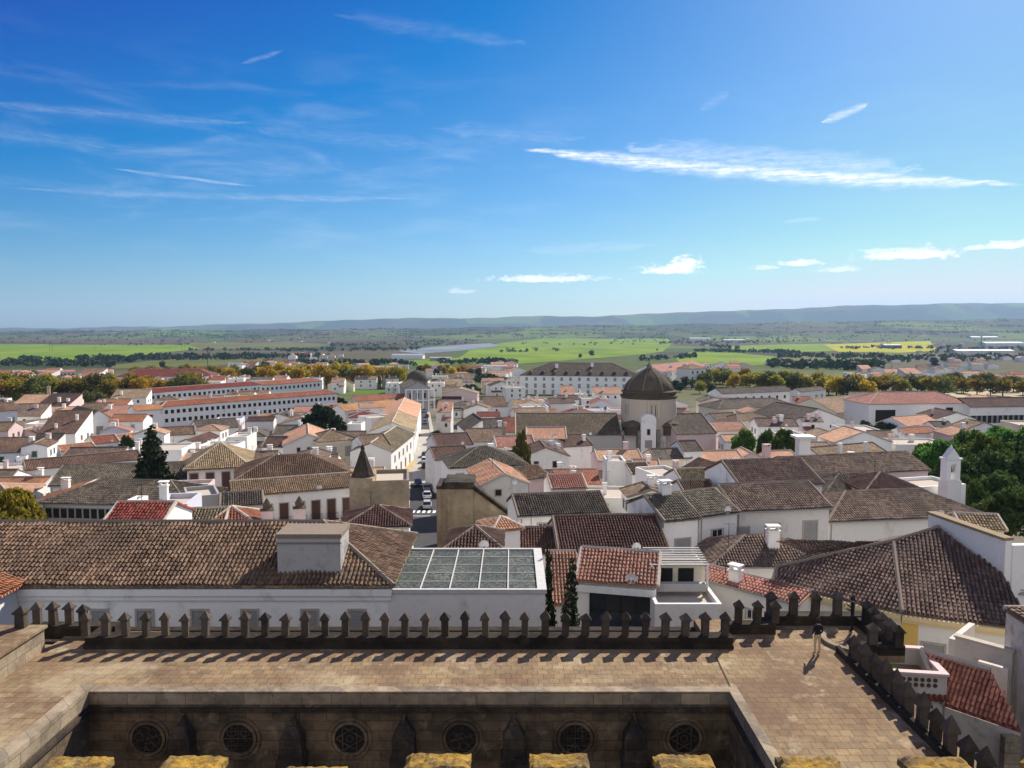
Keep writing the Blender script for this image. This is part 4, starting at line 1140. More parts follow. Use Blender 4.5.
# white bell gable
p = at_y(950, 478, 101)
bg_ = empty('bell_gable', (p.x, 101, 42), R(8), 'white bell gable with a pointed top and one small bell', 'bell tower')
zb = at_y(950, 459, 101).z - 42; z0 = at_y(950, 480, 101).z - 42
part_box(bg_, 'tower_base', 'white', (-1.0, 1.0, -.9, .9, 0, z0))
part_box(bg_, 'tower_wall', 'white', (-1.0, -.35, -.6, .6, z0 + .003, zb), (.35, 1.0, -.6, .6, z0 + .003, zb), (-.349, .349, -.6, .6, z0 + 2.2, zb))
part_box(bg_, 'moulding', 'frame_white', (-1.15, 1.15, -.75, .75, zb + .003, zb + .2))
b = MB(); b.raw([(-1.0, -.5, zb + .2), (1.0, -.5, zb + .2), (1.0, .5, zb + .2), (-1.0, .5, zb + .2), (0, -.5, zb + 1.5), (0, .5, zb + 1.5)], [(0, 1, 4), (1, 2, 5, 4), (2, 3, 5), (3, 0, 4, 5)]); b.lathe([(.12, zb + 1.4), (.2, zb + 1.6), (.01, zb + 2.0)], 8); b.build('pediment', MATS['white'], bg_)
b = MB(); b.lathe([(.0, z0 + 1.9), (.16, z0 + 1.85), (.2, z0 + 1.4), (.3, z0 + 1.1)], 12); b.build('bell', MATS['iron'], bg_)
HP('white parapet block at the chapel end in front of the bell gable', 920, 487, 966, 484, Z=53.6, d=6, roof='flat', wm='white', base=42, rm='brown')

# big hipped roof at the right with yellow cornice: an irregular plan
e = 56.6
E0, E1, E2 = at_z(773, 584, e), at_z(902, 614, e), at_z(1032, 631, e)
R1 = at_y(893, 543, 54.9)
def on_plane(px, py, a, b_, c):
    n_ = (b_ - a).cross(c - a); d_ = ray(px, py); o_ = Vector((0, 0, CZ)); return o_ + d_ * ((a - o_).dot(n_) / d_.dot(n_))
R2 = on_plane(939, 529, E1, E2, R1); W1 = on_plane(1004, 577, E1, E2, R1); R0 = on_plane(777, 569, E0, E1, R1)
print('ROOF', E0, E1, E2, R0, R1, R2)
o0 = Vector((E1.x, E1.y, 44)); bh = empty('corner_house', o0, 0, 'white corner house with a broad brown tiled roof and yellow cornice', 'house')
def lo(p, dz=0): return (p.x - o0.x, p.y - o0.y, p.z - o0.z + dz)
B0, B2 = Vector((E0.x + 5, E0.y + 7, e)), Vector((34.5, 60, e))
wb = MB(); wb.prism([lo(E0)[:2], lo(E1)[:2], lo(E2)[:2], lo(Vector((E2.x + 1, 50, e)))[:2], lo(B2)[:2], lo(B0)[:2]], 0, e - 44 - .12); wb.build('wall', MATS['white'], bh)
def out(p, q, r, k=.4): return p
sl = [[lo(E0, .1), lo(E1, .1), lo(R1, .1), lo(R0, .1)], [lo(E1, .1), lo(E2, .1), lo(W1, .1), lo(R2, .1), lo(R1, .1)], [lo(B2, .1), lo(B0, .1), lo(R0, .1), lo(R1, .1), lo(R2, .1)]]
make_roof(bh, sl, [(lo(R0, .16), lo(R1, .16)), (lo(R1, .16), lo(R2, .16)), (lo(R1, .12), lo(E1, .16)), (lo(R0, .16), lo(E0, .16))], 'umber', True, seed=77)
cb = MB()
for p, q in ((E0, E1), (E1, E2)):
    d = (q - p).normalized(); nn = Vector((d.y, -d.x, 0))
    a, c = p + nn * .02, q + nn * .02
    for (w0, zlo, zhi) in ((.30, -.30, -.02), (.18, -.5, -.302)):
        vs = [a, c, c + nn * w0, a + nn * w0]
        cb.raw([lo(x, zlo) for x in vs] + [lo(x, zhi) for x in vs], [(0, 3, 2, 1), (4, 5, 6, 7), (0, 1, 5, 4), (1, 2, 6, 5), (2, 3, 7, 6), (3, 0, 4, 7)])
cb.build('cornice', MATS['cream_yellow'], bh)
d = (E2 - E1).normalized(); ang = math.atan2(d.y, d.x)
pb = MB(); pb.box(-.02, .95, -.06, .02, 0, 12.05, T=Matrix.Rotation(ang, 4, 'Z')); pb.build('corner_pilaster', MATS['ochre'], bh)
for tt, zz, kk, ww, hh in ((.26, 9.9, 'greyshut', 1.2, 2.0), (.66, 10.4, 'dark', 1.3, .8)):
    q = d * (tt * (E2 - E1).length); add_window(bh, Matrix.Translation((q.x, q.y, zz)) @ Matrix.Rotation(ang, 4, 'Z') @ Matrix.Translation((0, -.01, 0)), kk, ww, hh, 2)
for px, py in ((919, 573), (942, 575)):
    p = at_y(px, py, 50.5)
FOOT.append([tuple(E0[:2]), tuple(E1[:2]), tuple(E2[:2]), (42, 60), (33, 62)])
# neighbour with the tall white side wall and tan coping
za_, zb_ = at_y(944, 519, R2.y).z, at_y(1004, 541, W1.y).z
nb = empty('boundary_wall', (R2.x, R2.y, 44), 0, 'tall blank white wall with a tan tile coping shading the broad brown roof', 'wall')
def wall_run(name, mat, p, q, z0, z1a, z1b, th_, side, zofs=0.0, hgt=None):
    """upright wall from p to q in the thing's frame; th_ thick towards its right"""
    d_ = Vector((q[0] - p[0], q[1] - p[1], 0)).normalized(); n_ = Vector((d_.y, -d_.x, 0)) * th_ * side; o_ = Vector((d_.y, -d_.x, 0)) * zofs * side
    P = [Vector((p[0], p[1], 0)) - o_, Vector((q[0], q[1], 0)) - o_, Vector((q[0], q[1], 0)) + n_ + o_, Vector((p[0], p[1], 0)) + n_ + o_]
    zs = (z1a, z1b, z1b, z1a); lo_ = [(v.x, v.y, (zs[k] - hgt) if hgt else z0) for k, v in enumerate(P)]; hi_ = [(v.x, v.y, zs[k]) for k, v in enumerate(P)]
    b = MB(); b.raw(lo_ + hi_, [(0, 3, 2, 1), (4, 5, 6, 7), (0, 1, 5, 4), (1, 2, 6, 5), (2, 3, 7, 6), (3, 0, 4, 7)]); return b.build(name, MATS[mat], nb)
w1 = (W1.x - R2.x, W1.y - R2.y)
wall_run('wall', 'white', (0, 1.5), w1, 0, za_ - 44, zb_ - 44, .5, -1)
wall_run('coping', 'tan_cover', (0, 1.5), w1, 0, za_ - 43.8, zb_ - 43.8, .5, -1, .12, .19)
wall_run('return_wall', 'white', (w1[0] + .51, w1[1]), (w1[0] + 9, w1[1] + 1.5), 0, zb_ - 44.3, zb_ - 44.6, .5, -1)
house((R2.x + 2.6, 50.5), (46, 50.5), 57.2, 8, roof='shed', rm='tan', wm='white', rise=.8, base=44, label='low tan roofed house tucked behind the tall blank white wall')
HP('small tan roof by the yellow post beside the blank white wall', 962, 528, 1004, 530, Z=57.4, yr=515, rm='tan', wm='cream', base=44)
# pink stained building at the right edge and yard walls
pk = house((25.1, 31.5), (34, 31.5), 60.3, 6.6, roof='shed', rm='tan', wm='weathered', rise=.3, base=44, near=True, name='house', label='tall stained pinkish white house wall at the street corner beside the red roof')
zy = at_y(968, 637, 39).z - 50
yw = empty('yard_wall', (23.1, 39.0, 50), math.atan2(-1.9, 1.75), 'grey streaked yard wall with sloping coping below the yellow cornice', 'wall')
part_box(yw, 'wall', 'weathered', (0, 2.6, 0, .3, -5, zy)); part_box(yw, 'coping', 'mortar', (-.06, 2.66, -.06, .36, zy + .002, zy + .1))
part_box(yw, 'pier', 'weathered', (1.4, 2.7, -1.1, -.8, -5, zy - .5), (-.3, -.003, 0, 3.2, -5, zy - .15))
# red roofed lean-to and planter terrace in the lower right corner
rr = empty('red_roofed_house', (20.4, 35.6, 44), 0, 'small stained house with a bright red tiled roof below the terrace merlons', 'house')
A_, B_, Dq = at_z(945, 704, 57.0), at_z(1021, 730, 57.0), at_z(921, 650, 58.6); Cq = Dq + (B_ - A_)
lo2 = lambda p: (p.x - 20.4, p.y - 35.6, p.z - 44)
wb = MB(); wb.prism([lo2(A_)[:2], lo2(B_)[:2], lo2(Cq)[:2], lo2(Dq)[:2]], 0, 12.85); wb.build('wall', MATS['weathered'], rr)
make_roof(rr, [[lo2(A_), lo2(B_), lo2(Cq), lo2(Dq)]], [(lo2(Cq), lo2(Dq)), (lo2(A_), lo2(Dq))], 'brick', True, seed=5, tw=.2)
b = MB(); b.box(-.35, .35, -.1, .25, 0, 12.7, T=Matrix.Translation((lo2(B_)[0] - .4, lo2(B_)[1], 0))); b.build('corner_pier', MATS['rim_stone'], rr)
FOOT.append([(16, 30), (36, 30), (36, 46), (16, 46)])
pt = empty('planter_terrace', (17.5, 36.2, 45), R(-8), 'pink rimmed roof planter with pierced tile balustrade and a green shrub', 'roof terrace')
b = MB()
for q in ((0, 3.4, 0, .2), (0, 3.4, 3.0, 3.2), (0, .2, .2, 3.0), (3.2, 3.4, .2, 3.0)): b.box(q[0], q[1], q[2], q[3], 0, 13.3)
b.build('wall', MATS['weathered'], pt)
part_box(pt, 'coping', 'pink', (-.08, 3.48, -.08, .26, 13.303, 13.42), (-.08, 3.48, 2.94, 3.28, 13.303, 13.42), (-.08, .26, .262, 2.938, 13.303, 13.42), (3.14, 3.48, .262, 2.938, 13.303, 13.42))
part_box(pt, 'soil', 'mortar_dark', (.2, 3.2, .2, 3.0, 12.2, 12.5))
b = MB()
for i in range(9):
    for k in range(2):
        x, z = .55 + i * .29, 12.8 + k * .26
        b.tube((x, -.03, z), (x, -.005, z), .11, 6)
b.build('pierced_tile', MATS['shutter_brown'], pt)
b = MB()
for i in range(14): b.tube((.1 + i * .25, -.28, 12.2), (.1 + i * .25, 0.0, 12.32), .11, 6)
b.build('eave_tile', MATS['red_tile'], pt)
tree('shrub', 'leaf_green', 18.6, 37.4, .6, 1, 'bright green shrub growing in the roof planter', 'shrub', z=57.3, name='planter_shrub')
# the two slim cypresses
for px, pyt, Y, lab, sx in ((549, 545, 50.5, 'slim dark cypress tight against the glass roofed hall', .38), (571, 562, 46.5, 'slim cypress standing before the glazed house front', .62)):
    p = at_y(px, pyt, Y); tree('cypress', 'leaf_cypress', p.x, Y, (p.z - 46.5) / 10, 1, lab, z=46.5, sxy=sx, name='cypress')

# ================================================================== DOMED CHURCH
YC = 205
dc = empty('domed_church', at_y(648, 458, YC), 0, 'old convent church with a dark tiled dome on a tan drum', 'church')
o = dc.location.copy(); o.z = 40; dc.location = o
k = 270.0 / 1024
zz = lambda py, y=YC: at_y(648, py, y).z - 40
xx = lambda px, y=YC: at_y(px, 430, y).x - o.x
rd = xx(676) - .1
b = MB(); b.lathe([(rd, zz(432)), (rd, zz(397))], 48); b.build('drum', MATS['drum_plaster'], dc)
b = MB(); b.lathe([(rd + .02, zz(397.5)), (rd + .3, zz(396)), (rd + .3, zz(395)), (rd - .35, zz(394.4)), (rd - .35, zz(392)), (rd + .05, zz(391.5)), (rd + .05, zz(390.5)), (rd - .7, zz(389.5))], 48); b.build('drum_cornice', MATS['dome_stone'], dc)
R_ = rd - .75; z0, z1 = zz(389.5), zz(367.5)
b = MB(); b.lathe([(R_ * (1 - (i / 10) ** 1.8) + .35 * (i / 10), z0 + (z1 - z0) * i / 10) for i in range(11)], 8 * 4); b.build('dome', MATS['dome_stone'], dc)
b = MB()
for i in range(8):
    a = i * math.pi / 4 + .39
    pr = [(R_ * (1 - (j / 10) ** 1.8) + .35 * (j / 10) + .03, z0 + (z1 - z0) * j / 10) for j in range(11)]
    for (r0, za), (r1, zb_) in zip(pr, pr[1:]): b.tube((r0 * math.cos(a), r0 * math.sin(a), za), (r1 * math.cos(a), r1 * math.sin(a), zb_), .13, 5)
b.build('dome_rib', MATS['mortar_dark'], dc)
b = MB(); b.lathe([(.75, z1 - .3), (.7, z1 + .35), (.9, z1 + .4), (.4, z1 + .9), (.12, z1 + 1.3), (.05, z1 + 2.2)], 10); b.build('lantern', MATS['grey_granite'], dc)
for a in (-90, -30, -150):
    M = Matrix.Rotation(R(a + 90), 4, 'Z') @ Matrix.Translation((0, -rd + .05, zz(408)))
    add_window(dc, M, 'dark', 1.1, 2.6, 2)
    if a == -90:
        b = MB(); b.box(-1.5, -1.1, -rd - .2, -rd + .1, zz(416), zz(398)); b.box(1.1, 1.5, -rd - .2, -rd + .1, zz(416), zz(398)); b.box(-1.6, 1.6, -rd - .25, -rd + .1, zz(401), zz(400)); b.build('pilaster', MATS['drum_plaster'], dc)
# octagonal base tier with dark lean-to roofs and white panels
pl = [((rd + .8) * math.cos(R(22.5 + 45 * i)), (rd + .8) * math.sin(R(22.5 + 45 * i))) for i in range(8)]
b = MB(); b.prism(pl, 0, zz(432)); b.build('base_wall', MATS['stained'], dc)
for i, c in enumerate((-1, 1)):
    b = MB(); b.lathe([(2.7, zz(434, 200)), (2.7, zz(426, 200)), (3.2, zz(425.6, 200)), (2.4, zz(422.5, 200)), (.2, zz(420, 200))], 16, c=(c * 4.9, -5.4)); b.build('side_cupola', MATS['dome_stone'], dc)
xw0, xw1 = xx(641, 196), xx(656, 196)
yf = -9.2
part_box(dc, 'front_bay', 'white', (xw0, xw1, yf, yf + 6, 0, zz(420, 196)))
b = MB(); b.lathe([((xw1 - xw0) / 2, 0), ((xw1 - xw0) / 2, 5)], 20, a0=0, a1=math.pi); 
n_ = 12; pts = [((xw0 + xw1) / 2 + (xw1 - xw0) / 2 * math.cos(math.pi * i / n_), zz(420, 196) + 1.5 * math.sin(math.pi * i / n_)) for i in range(n_ + 1)]
b = MB(); b.raw([(x, yf, z) for x, z in pts] + [(x, yf + 6, z) for x, z in pts], [tuple(range(n_ + 1))[::-1], tuple(range(n_ + 1, 2 * n_ + 2))] + [(i, i + 1, n_ + 2 + i, n_ + 1 + i) for i in range(n_)]); b.build('rounded_gable', MATS['white'], dc)
add_window(dc, Matrix.Translation(((xw0 + xw1) / 2, yf - .01, zz(444, 196))), 'greyshut', 1.6, 1.8, 2)
add_window(dc, Matrix.Translation(((xw0 + xw1) / 2, yf - .01, zz(432, 196))), 'dark', .7, 1.4, 2)
for pxa in (639, 658, 622, 676): x = xx(pxa, 197); part_box(dc, 'pier', 'grey_granite', (x - .45, x + .45, -9.0, -4, 0, zz(431, 196)))
part_box(dc, 'front_wall', 'stained', (xx(593, 198), xx(640, 198), -6.6, -3, 0, zz(434, 198)), (xx(657, 198), xx(677, 198), -6.6, -3, 0, zz(434, 198)))
add_window(dc, Matrix.Translation((xx(607, 198), -6.62, zz(441, 198))), 'dark', 2.4, 1.4, 2)
part_box(dc, 'wall_band', 'grey_granite', (xx(593, 198), xx(640, 198), -6.75, -6.602, zz(435.5, 198), zz(433.5, 198)), (xx(657, 198), xx(677, 198), -6.75, -6.602, zz(435.5, 198), zz(433.5, 198)))
FOOT.append([(o.x - 10, 194), (o.x + 10, 194), (o.x + 10, 216), (o.x - 10, 216)])
HP('long brown nave roof running up to the tan drum of the dome', 516, 435, 622, 435, Z=47.4, yr=413.5, rm='moss', wm='grey', name='church_nave', cat='church', over=.2, near=False)
HP('pinkish church wing with dark tiles on the far flank of the dome', 677, 434, 716, 433, Z=48.0, yr=414, rm='dark', wm='pink', name='church_wing', cat='church', near=False)

# ================================================================== TOWN, hand placed from the view
W1 = ('dark', 4, .9, 1.2, 1.6, .08, .92)
# institution with the long three storey front
HP('large white institution with rows of windows and a long brown roof', 520, 375, 640, 376, h=12, yr=363, roof='hip', rm='dark', wm='white', name='institution', cat='building', win=[('greyshut', 13, 1.5, 2.0, 2.4, .02, .98), ('greyshut', 13, 1.5, 2.6, 6.6, .02, .98), ('greyshut', 13, 1.5, 2.4, 10.4, .02, .98)], chim=[(.3, .3, 2, 1.6, 'white', 0), (.6, .35, 2, 1.6, 'white', 0)], cornice='grey')
HP('receding white wing of the institution with a salmon roof and dark dormers', 662, 372, 706, 366.5, h=12, yr=357, roof='gable', rm='salmon', wm='white', name='institution_wing', cat='building', win=[('dark', 9, 1.3, 1.9, 2.6, .03, .97), ('dark', 9, 1.3, 2.2, 7, .03, .97)], chim=[(.3, .2, 1.6, 2, 'red', 0) if False else (.3, .2, 1.6, 2, 'stained', 0), (.6, .2, 1.6, 2, 'stained', 0)])
HP('square white end pavilion of the institution at the golden trees', 689, 369, 706, 368.5, h=13.5, d=14, roof='hip', rm='brown', wm='white', name='institution_pavilion', cat='building', win=[('dark', 3, 1.3, 2.0, 2.6, .08, .92), ('dark', 3, 1.3, 2.2, 7, .08, .92)])
inst = bpy.data.objects['institution']; ib = [o_ for o_ in INFO if o_['o'] == inst][0]
for q in range(9):
    x_ = ib['L'] * (q + .9) / 10; b = MB(); z_ = ib['h'] + .6
    b.box(x_ - .9, x_ + .9, 1.2, 5.0, z_ - .5, z_ + 1.3); b.raw([(x_ - 1.1, 1.0, z_ + 1.3), (x_ + 1.1, 1.0, z_ + 1.3), (x_ + 1.1, 6.5, z_ + 1.3), (x_ - 1.1, 6.5, z_ + 1.3), (x_, 1.0, z_ + 2.3), (x_, 6.5, z_ + 2.3)], [(0, 1, 4), (1, 2, 5, 4), (2, 3, 5), (3, 0, 4, 5)])
    b.build('dormer', MATS['maroon_cover'], inst)
# long red roofed blocks at the left
HP('long white two storey block with red roof, the nearer of the parallel pair', 161, 407, 337, 393.5, h=8.5, yr=393.5, roof='hip', rm='red', wm='white', name='long_block', cat='building', win=[('dark', 34, 1.2, 1.4, 2.0, .01, .99), ('dark', 34, 1.2, 1.4, 5.2, .01, .99)])
HP('long white block with red roof, the further of the parallel pair', 143, 393.5, 262, 384.5, h=9, yr=382, rm='red', wm='white', roof='hip', name='long_block', cat='building', win=[('dark', 24, 1.4, 1.6, 2.2, .01, .99), ('dark', 24, 1.4, 1.6, 5.6, .01, .99)])
HP('far continuation block with red roof and a narrow white tower', 240, 387, 322, 381, h=8.5, yr=377.5, rm='red', wm='white', roof='hip', name='long_block', cat='building', win=[('dark', 18, 1.4, 1.6, 2.2, .02, .98)])
HP('white school with a dull red roof and ribbon windows beyond the golden trees', 114, 377, 213, 376, h=9, yr=369, rm='red', wm='lavender', roof='hip', name='school', cat='building', win=[('dark', 15, 3.0, 1.6, 2.4, .01, .99), ('dark', 15, 3.0, 1.6, 6.2, .01, .99)])
for i, (a, b_) in enumerate(((0, 22), (23, 48), (50, 76))):
    HP(['pink terraced row at the town edge with a white end', 'middle pink terraced row at the town edge by the hedge', 'pink terraced row with white bays next to a dark tree'][i], a, 372.5, b_, 371.5, h=6.5, yr=369.6, rm='salmon', wm='pink', name='terraced_row', cat='houses', win=[('dark', 6, 1.6, 2.0, 2.6, .05, .95)])
HP('short pale terraced row between two dark trees at the town edge', 89, 372, 113, 371.5, h=6.5, yr=369.4, rm='salmon', wm='lavender', name='terraced_row', cat='houses', win=[('dark', 6, 1.6, 2.0, 2.6, .05, .95)])
# left middle ground
HP('long dim tiled range with a row of little windows under the eave', 42, 503, 188, 506, h=7.5, yr=481, roof='hip', rm='grey', wm='white', win=[('dark', 14, .8, 1.2, 1.2, .02, .75)])
HP('greyish roof range in front of the tall cypress', 50, 486, 186, 482, h=7, yr=464, roof='gable', rm='grey', wm='white', win=[W1])
HP('hipped tan house with brown pilasters beside the tall cypress', 187, 469, 248, 466, h=9.5, yr=442, roof='hip', rm='tan', wm='white', name='villa', over=.6, win=[('shut', 4, 1.2, 3.6, 2.6, -.02, 1.02)], side=[('greyshut', 3, 1.0, 2.4, 2.8, .1, .9)])
mn = HP('white manor with brown balcony doors and long ribbed roof', 232, 497, 354, 487, Z=50.8, yr=476, roof='shed', rm='tan', wm='white', name='manor', s=.35, win=[('shut', 7, 1.2, 2.9, 3.0, .08, 1.0, 'b'), ('shut', 7, 1.2, 1.8, 6.6, .08, 1.0)])
HP('upper brown roof of the manor with a row of vents under its eave', 236, 480, 350, 473, Z=51.7, yr=454, roof='hip', rm='brown', wm='white', win=[('dark', 12, .6, .5, .55, .04, .96)])
HP('red tiled gable roof just beyond the long near roof', 99, 531, 156, 531, h=9.5, yr=504, rm='red', wm='white')
HP('low lavender roof terrace box with a white ledge', 152, 505, 187, 504, h=10, d=5, roof='flat', wm='lavender', chim=[(.1, .5, 1.2)])
HP('mossy low roof behind the long near roof', 156, 531, 222, 528, h=8.5, yr=510, rm='moss', wm='white', s=.3)
HP('small orange hipped roof with pale ridges near the pink chimney', 204, 530, 257, 526, h=8.5, yr=507, roof='hip', rm='orange', wm='stained', chim=[(1.2, .3, .3, 1.0, 'pink', 1), (1.85, .3, .3, 1.0, 'pink', 1)])
HP('flat grey terrace house with parapets beside the lavender box', 187, 497, 220, 494, h=9, d=6, roof='flat', wm='grey')
HP('low white house with dark openings beside the pink chimney', 221, 507, 262, 504, h=8, yr=492, rm='grey', wm='cream', win=[('dark', 4, .7, 1.2, 1.4, .1, .8)])
HP('small white chimney house before the little windows range', 118, 504, 130, 504, h=9, d=4, roof='flat', wm='white')
HP('long low white house with red brown roof and end gable', 26, 470, 141, 459, h=6.5, yr=453, rm='maroon', wm='white', win=[('dark', 6, .9, 1.0, 1.4, .3, .97)])
HP('white cottage with a mossy side roof at the long low house', 27, 489, 52, 487, h=4.5, yr=479, rm='brown', wm='white', win=[('dark', 1, 1, 1.4, 1.6, .6, .9)])
HP('orange roofed house with a pale blue wall facing the yard', 61, 451, 95, 447, h=6, yr=441, rm='orange', wm='lavender')
HP('white house with long red roof above a hedge', 94, 444, 119, 441.5, h=5.5, yr=432, rm='red', wm='white', win=[('dark', 2, .8, 1, 1.5, .2, .8)])
HP('orange roof beside the long red roof', 120, 440, 147, 436, h=5.5, yr=427.5, rm='orange', wm='white')
HP('flat lying orange roof among white walls at the town side', 25, 446, 54, 444, h=5, yr=435, rm='orange', wm='stained')
HP('long white house with brown roof and one white window', 15, 428, 83, 421, h=6, yr=414.5, rm='brown', wm='lavender', win=[('dark', 1, 1.4, 1.8, 2.2, .25, .35)])
HP('white house with tall dark window under a brown roof', -14, 412, 17, 410, h=9, yr=400, rm='brown', wm='white', win=[('greyshut', 1, 1.6, 2.6, 3.6, .7, .9)])
HP('little baroque fronted white chapel with a shaped gable', 86, 420, 111, 418, h=9, d=18, roof='gx', rm='brown', wm='white', name='chapel', cat='church', win=[('greyshut', 1, 1.6, 2.8, 3.6, .35, .7)], s=.7)
HP('white cube house joining the long block', 135, 411, 163, 409, h=8.5, yr=403, rm='orange', wm='white', win=[('dark', 1, 1.3, 1.5, 2.4, .4, .7)])
HP('dark roofed gabled white house among orange roofs', 198, 430, 240, 427, h=6, yr=417.5, rm='dark', wm='white', side=[W1])
HP('white gable cottage with dark brick side wall', 176, 444, 197, 444, h=5.5, d=14, roof='gx', rm='maroon', wm='white')
HP('brown roofed row under the white block', 160, 436, 195, 434, h=5.5, yr=426, rm='brown', wm='white')
HP('orange and white gabled house with a bright salmon slope', 283, 446, 334, 444, h=7.5, d=20, roof='gx', rm='salmon', wm='stained', s=.42, win=[('dark', 2, .7, .9, 1.0, .2, .6)])
HP('maroon roofed house left of the salmon gable', 262, 447, 283, 447, h=6.5, yr=437, rm='maroon', wm='white', win=[('sash', 2, .8, 1.3, 1.8, .2, .8)])
HP('cream corner house with brown hipped roof and stone pilasters', 318, 442, 357, 439, h=8.5, yr=428, roof='hip', rm='brown', wm='cream', win=[('greyshut', 2, 1.3, 2.2, 2.6, .2, .95)], cornice='cream')
# street left side
HP('white street house with a yellow plinth and sunlit windows', 391, 452, 413.5, 434, h=7.5, d=9, roof='gable', rm='moss', wm='white', plinth=('ochre', 1.2), win=[('dark', 5, .9, 1.4, 2.2, .06, .94), ('shut', 4, 1.0, 2.1, 5.2, .1, .9)], detail=2)
HP('white blind wall house behind the yellow topped garden wall', 365, 447, 390, 445, h=8, yr=433, rm='brown', wm='white')
gw = HP('white garden wall with a scalloped yellow coping on the square', 369, 462, 391, 462, h=4, d=5, roof='flat', wm='white', name='garden_wall', cat='wall')
part_box(gw, 'coping', 'ochre', *[(k * .62, k * .62 + .4, -.08, .3, 4.6, 5.1) for k in range(9)], (-.1, 5.6, -.1, .32, 4.45, 4.595)); part_box(gw, 'plinth', 'ochre', (-.05, 5.6, -.08, -.003, 0, 1.6))
HP('tan roofed street house with a white end gable', 414, 431, 417, 419, h=7, d=12, rm='tan', wm='white', win=[('dark', 4, .9, 1.4, 2.2, .06, .94)])
HP('bright white street front with a sunlit salmon roof', 417, 418, 421, 404, h=8, d=12, rm='salmon', wm='white')
HP('orange convent range round a small court with a tree', 345, 411, 402, 405, h=6, yr=399, rm='orange', wm='white')
HP('orange roof range at the edge of the lawn', 356, 401, 410, 399, h=6, yr=394, rm='orange', wm='cream')
HP('white flat block with small windows among orange roofs', 371, 418, 394, 416, h=8.5, d=8, roof='flat', wm='white', win=[('dark', 3, .8, .8, 1.6, .2, .9)])
HP('white stair tower house with roof terrace', 347, 424, 361, 424, h=8, d=6, roof='flat', wm='white')
HP('orange low roofs behind the dark round tree', 318, 411, 348, 407, h=5.5, yr=401, rm='orange', wm='white')
# stone gatehouse by the manor with a spire
st = HP('stained ochre stone block with a pointed stone spire by the street', 372, 481, 409, 480, h=11, d=7, roof='flat', wm='old_render', name='stone_gatehouse', cat='tower', rm='brown')
p = at_y(363, 476, st.location.y + 1.5)
sp = empty('stone_spire', (p.x, p.y, p.z - 9), 0, 'dark conical stone spire on a square pier beside the manor', 'spire')
b = MB(); b.box(-1.3, 1.3, -1.3, 1.3, -5, 9); b.build('pier', MATS['old_render'], sp)
b = MB(); b.lathe([(1.35, 9), (1.2, 9.3), (.8, 10.3), (.42, 11.4), (.2, 12.0), (.26, 12.2), (.02, 12.6)], 8); b.build('cone', MATS['buttress_stone'], sp)
# ruined church front with sloping coping at the street
rc_y = 96.0
pA, pB, pC = at_y(437, 482, rc_y), at_y(473, 482, rc_y), at_y(513, 519, rc_y)
ru = empty('ruined_church_front', (pA.x, rc_y, 43), 0, 'tall ochre stone church front with a long sloping coping by the street', 'ruin')
wt, zt_, zc_ = pB.x - pA.x, pA.z - 43, pC.z - 43; xc = pC.x - pA.x
b = MB(); b.box(0, wt, 0, 5, 0, zt_ - .9); b.raw([(wt, .3, 0), (xc, .3, 0), (xc, .3, zc_), (wt, .3, zt_ - 1.1), (wt, 1.1, 0), (xc, 1.1, 0), (xc, 1.1, zc_), (wt, 1.1, zt_ - 1.1)], [(0, 1, 2, 3), (5, 4, 7, 6), (1, 5, 6, 2), (3, 2, 6, 7)]); b.build('wall', MATS['old_render'], ru)
b = MB(); b.box(.9, wt + .1, -.15, 5.1, zt_ - .898, zt_); b.box(-.1, .9, -.1, 5.1, zt_ - .898, zt_ - .5); b.build('parapet', MATS['buttress_stone'], ru)
b = MB(); b.raw([(wt + .1, .1, zt_ - 1.098), (xc, .1, zc_ + .003), (xc, .1, zc_ + .5), (wt + .1, .1, zt_ - .5), (wt + .1, 1.3, zt_ - 1.098), (xc, 1.3, zc_ + .003), (xc, 1.3, zc_ + .5), (wt + .1, 1.3, zt_ - .5)], [(0, 1, 2, 3), (5, 4, 7, 6), (1, 5, 6, 2), (3, 2, 6, 7), (0, 4, 5, 1)]); b.build('sloping_coping', MATS['parapet_stone'], ru)
b = MB(); b.box(1.3, 1.7, -.12, -.003, 0, zt_ - 1.5); b.box(-.05, .5, -.14, -.003, 0, zt_ - 1.2); b.build('pilaster', MATS['old_render'], ru)
FOOT.append([(pA.x, rc_y - 1), (pC.x, rc_y - 1), (pC.x, rc_y + 5), (pA.x, rc_y + 5)])
HP('dark red roof with a skylight at the foot of the ochre church front', 447, 549, 500, 549, h=7.5, yr=528, rm='maroon', wm='white', roof='hip')
HP('salmon hipped corner roof under the sloping coping', 494, 531, 520, 528, h=8.0, yr=517, roof='hip', rm='salmon', wm='white')
HP('dark red roof with a small skylight below the stone gatehouse', 342, 528, 409, 526, h=7, yr=507, roof='hip', rm='maroon', wm='white')
HP('flat white house with air conditioning units on its wall', 484, 500, 519, 500, Z=50.9, d=5, roof='flat', wm='white', win=[('dark', 3, .6, .6, .8, .15, .9)])
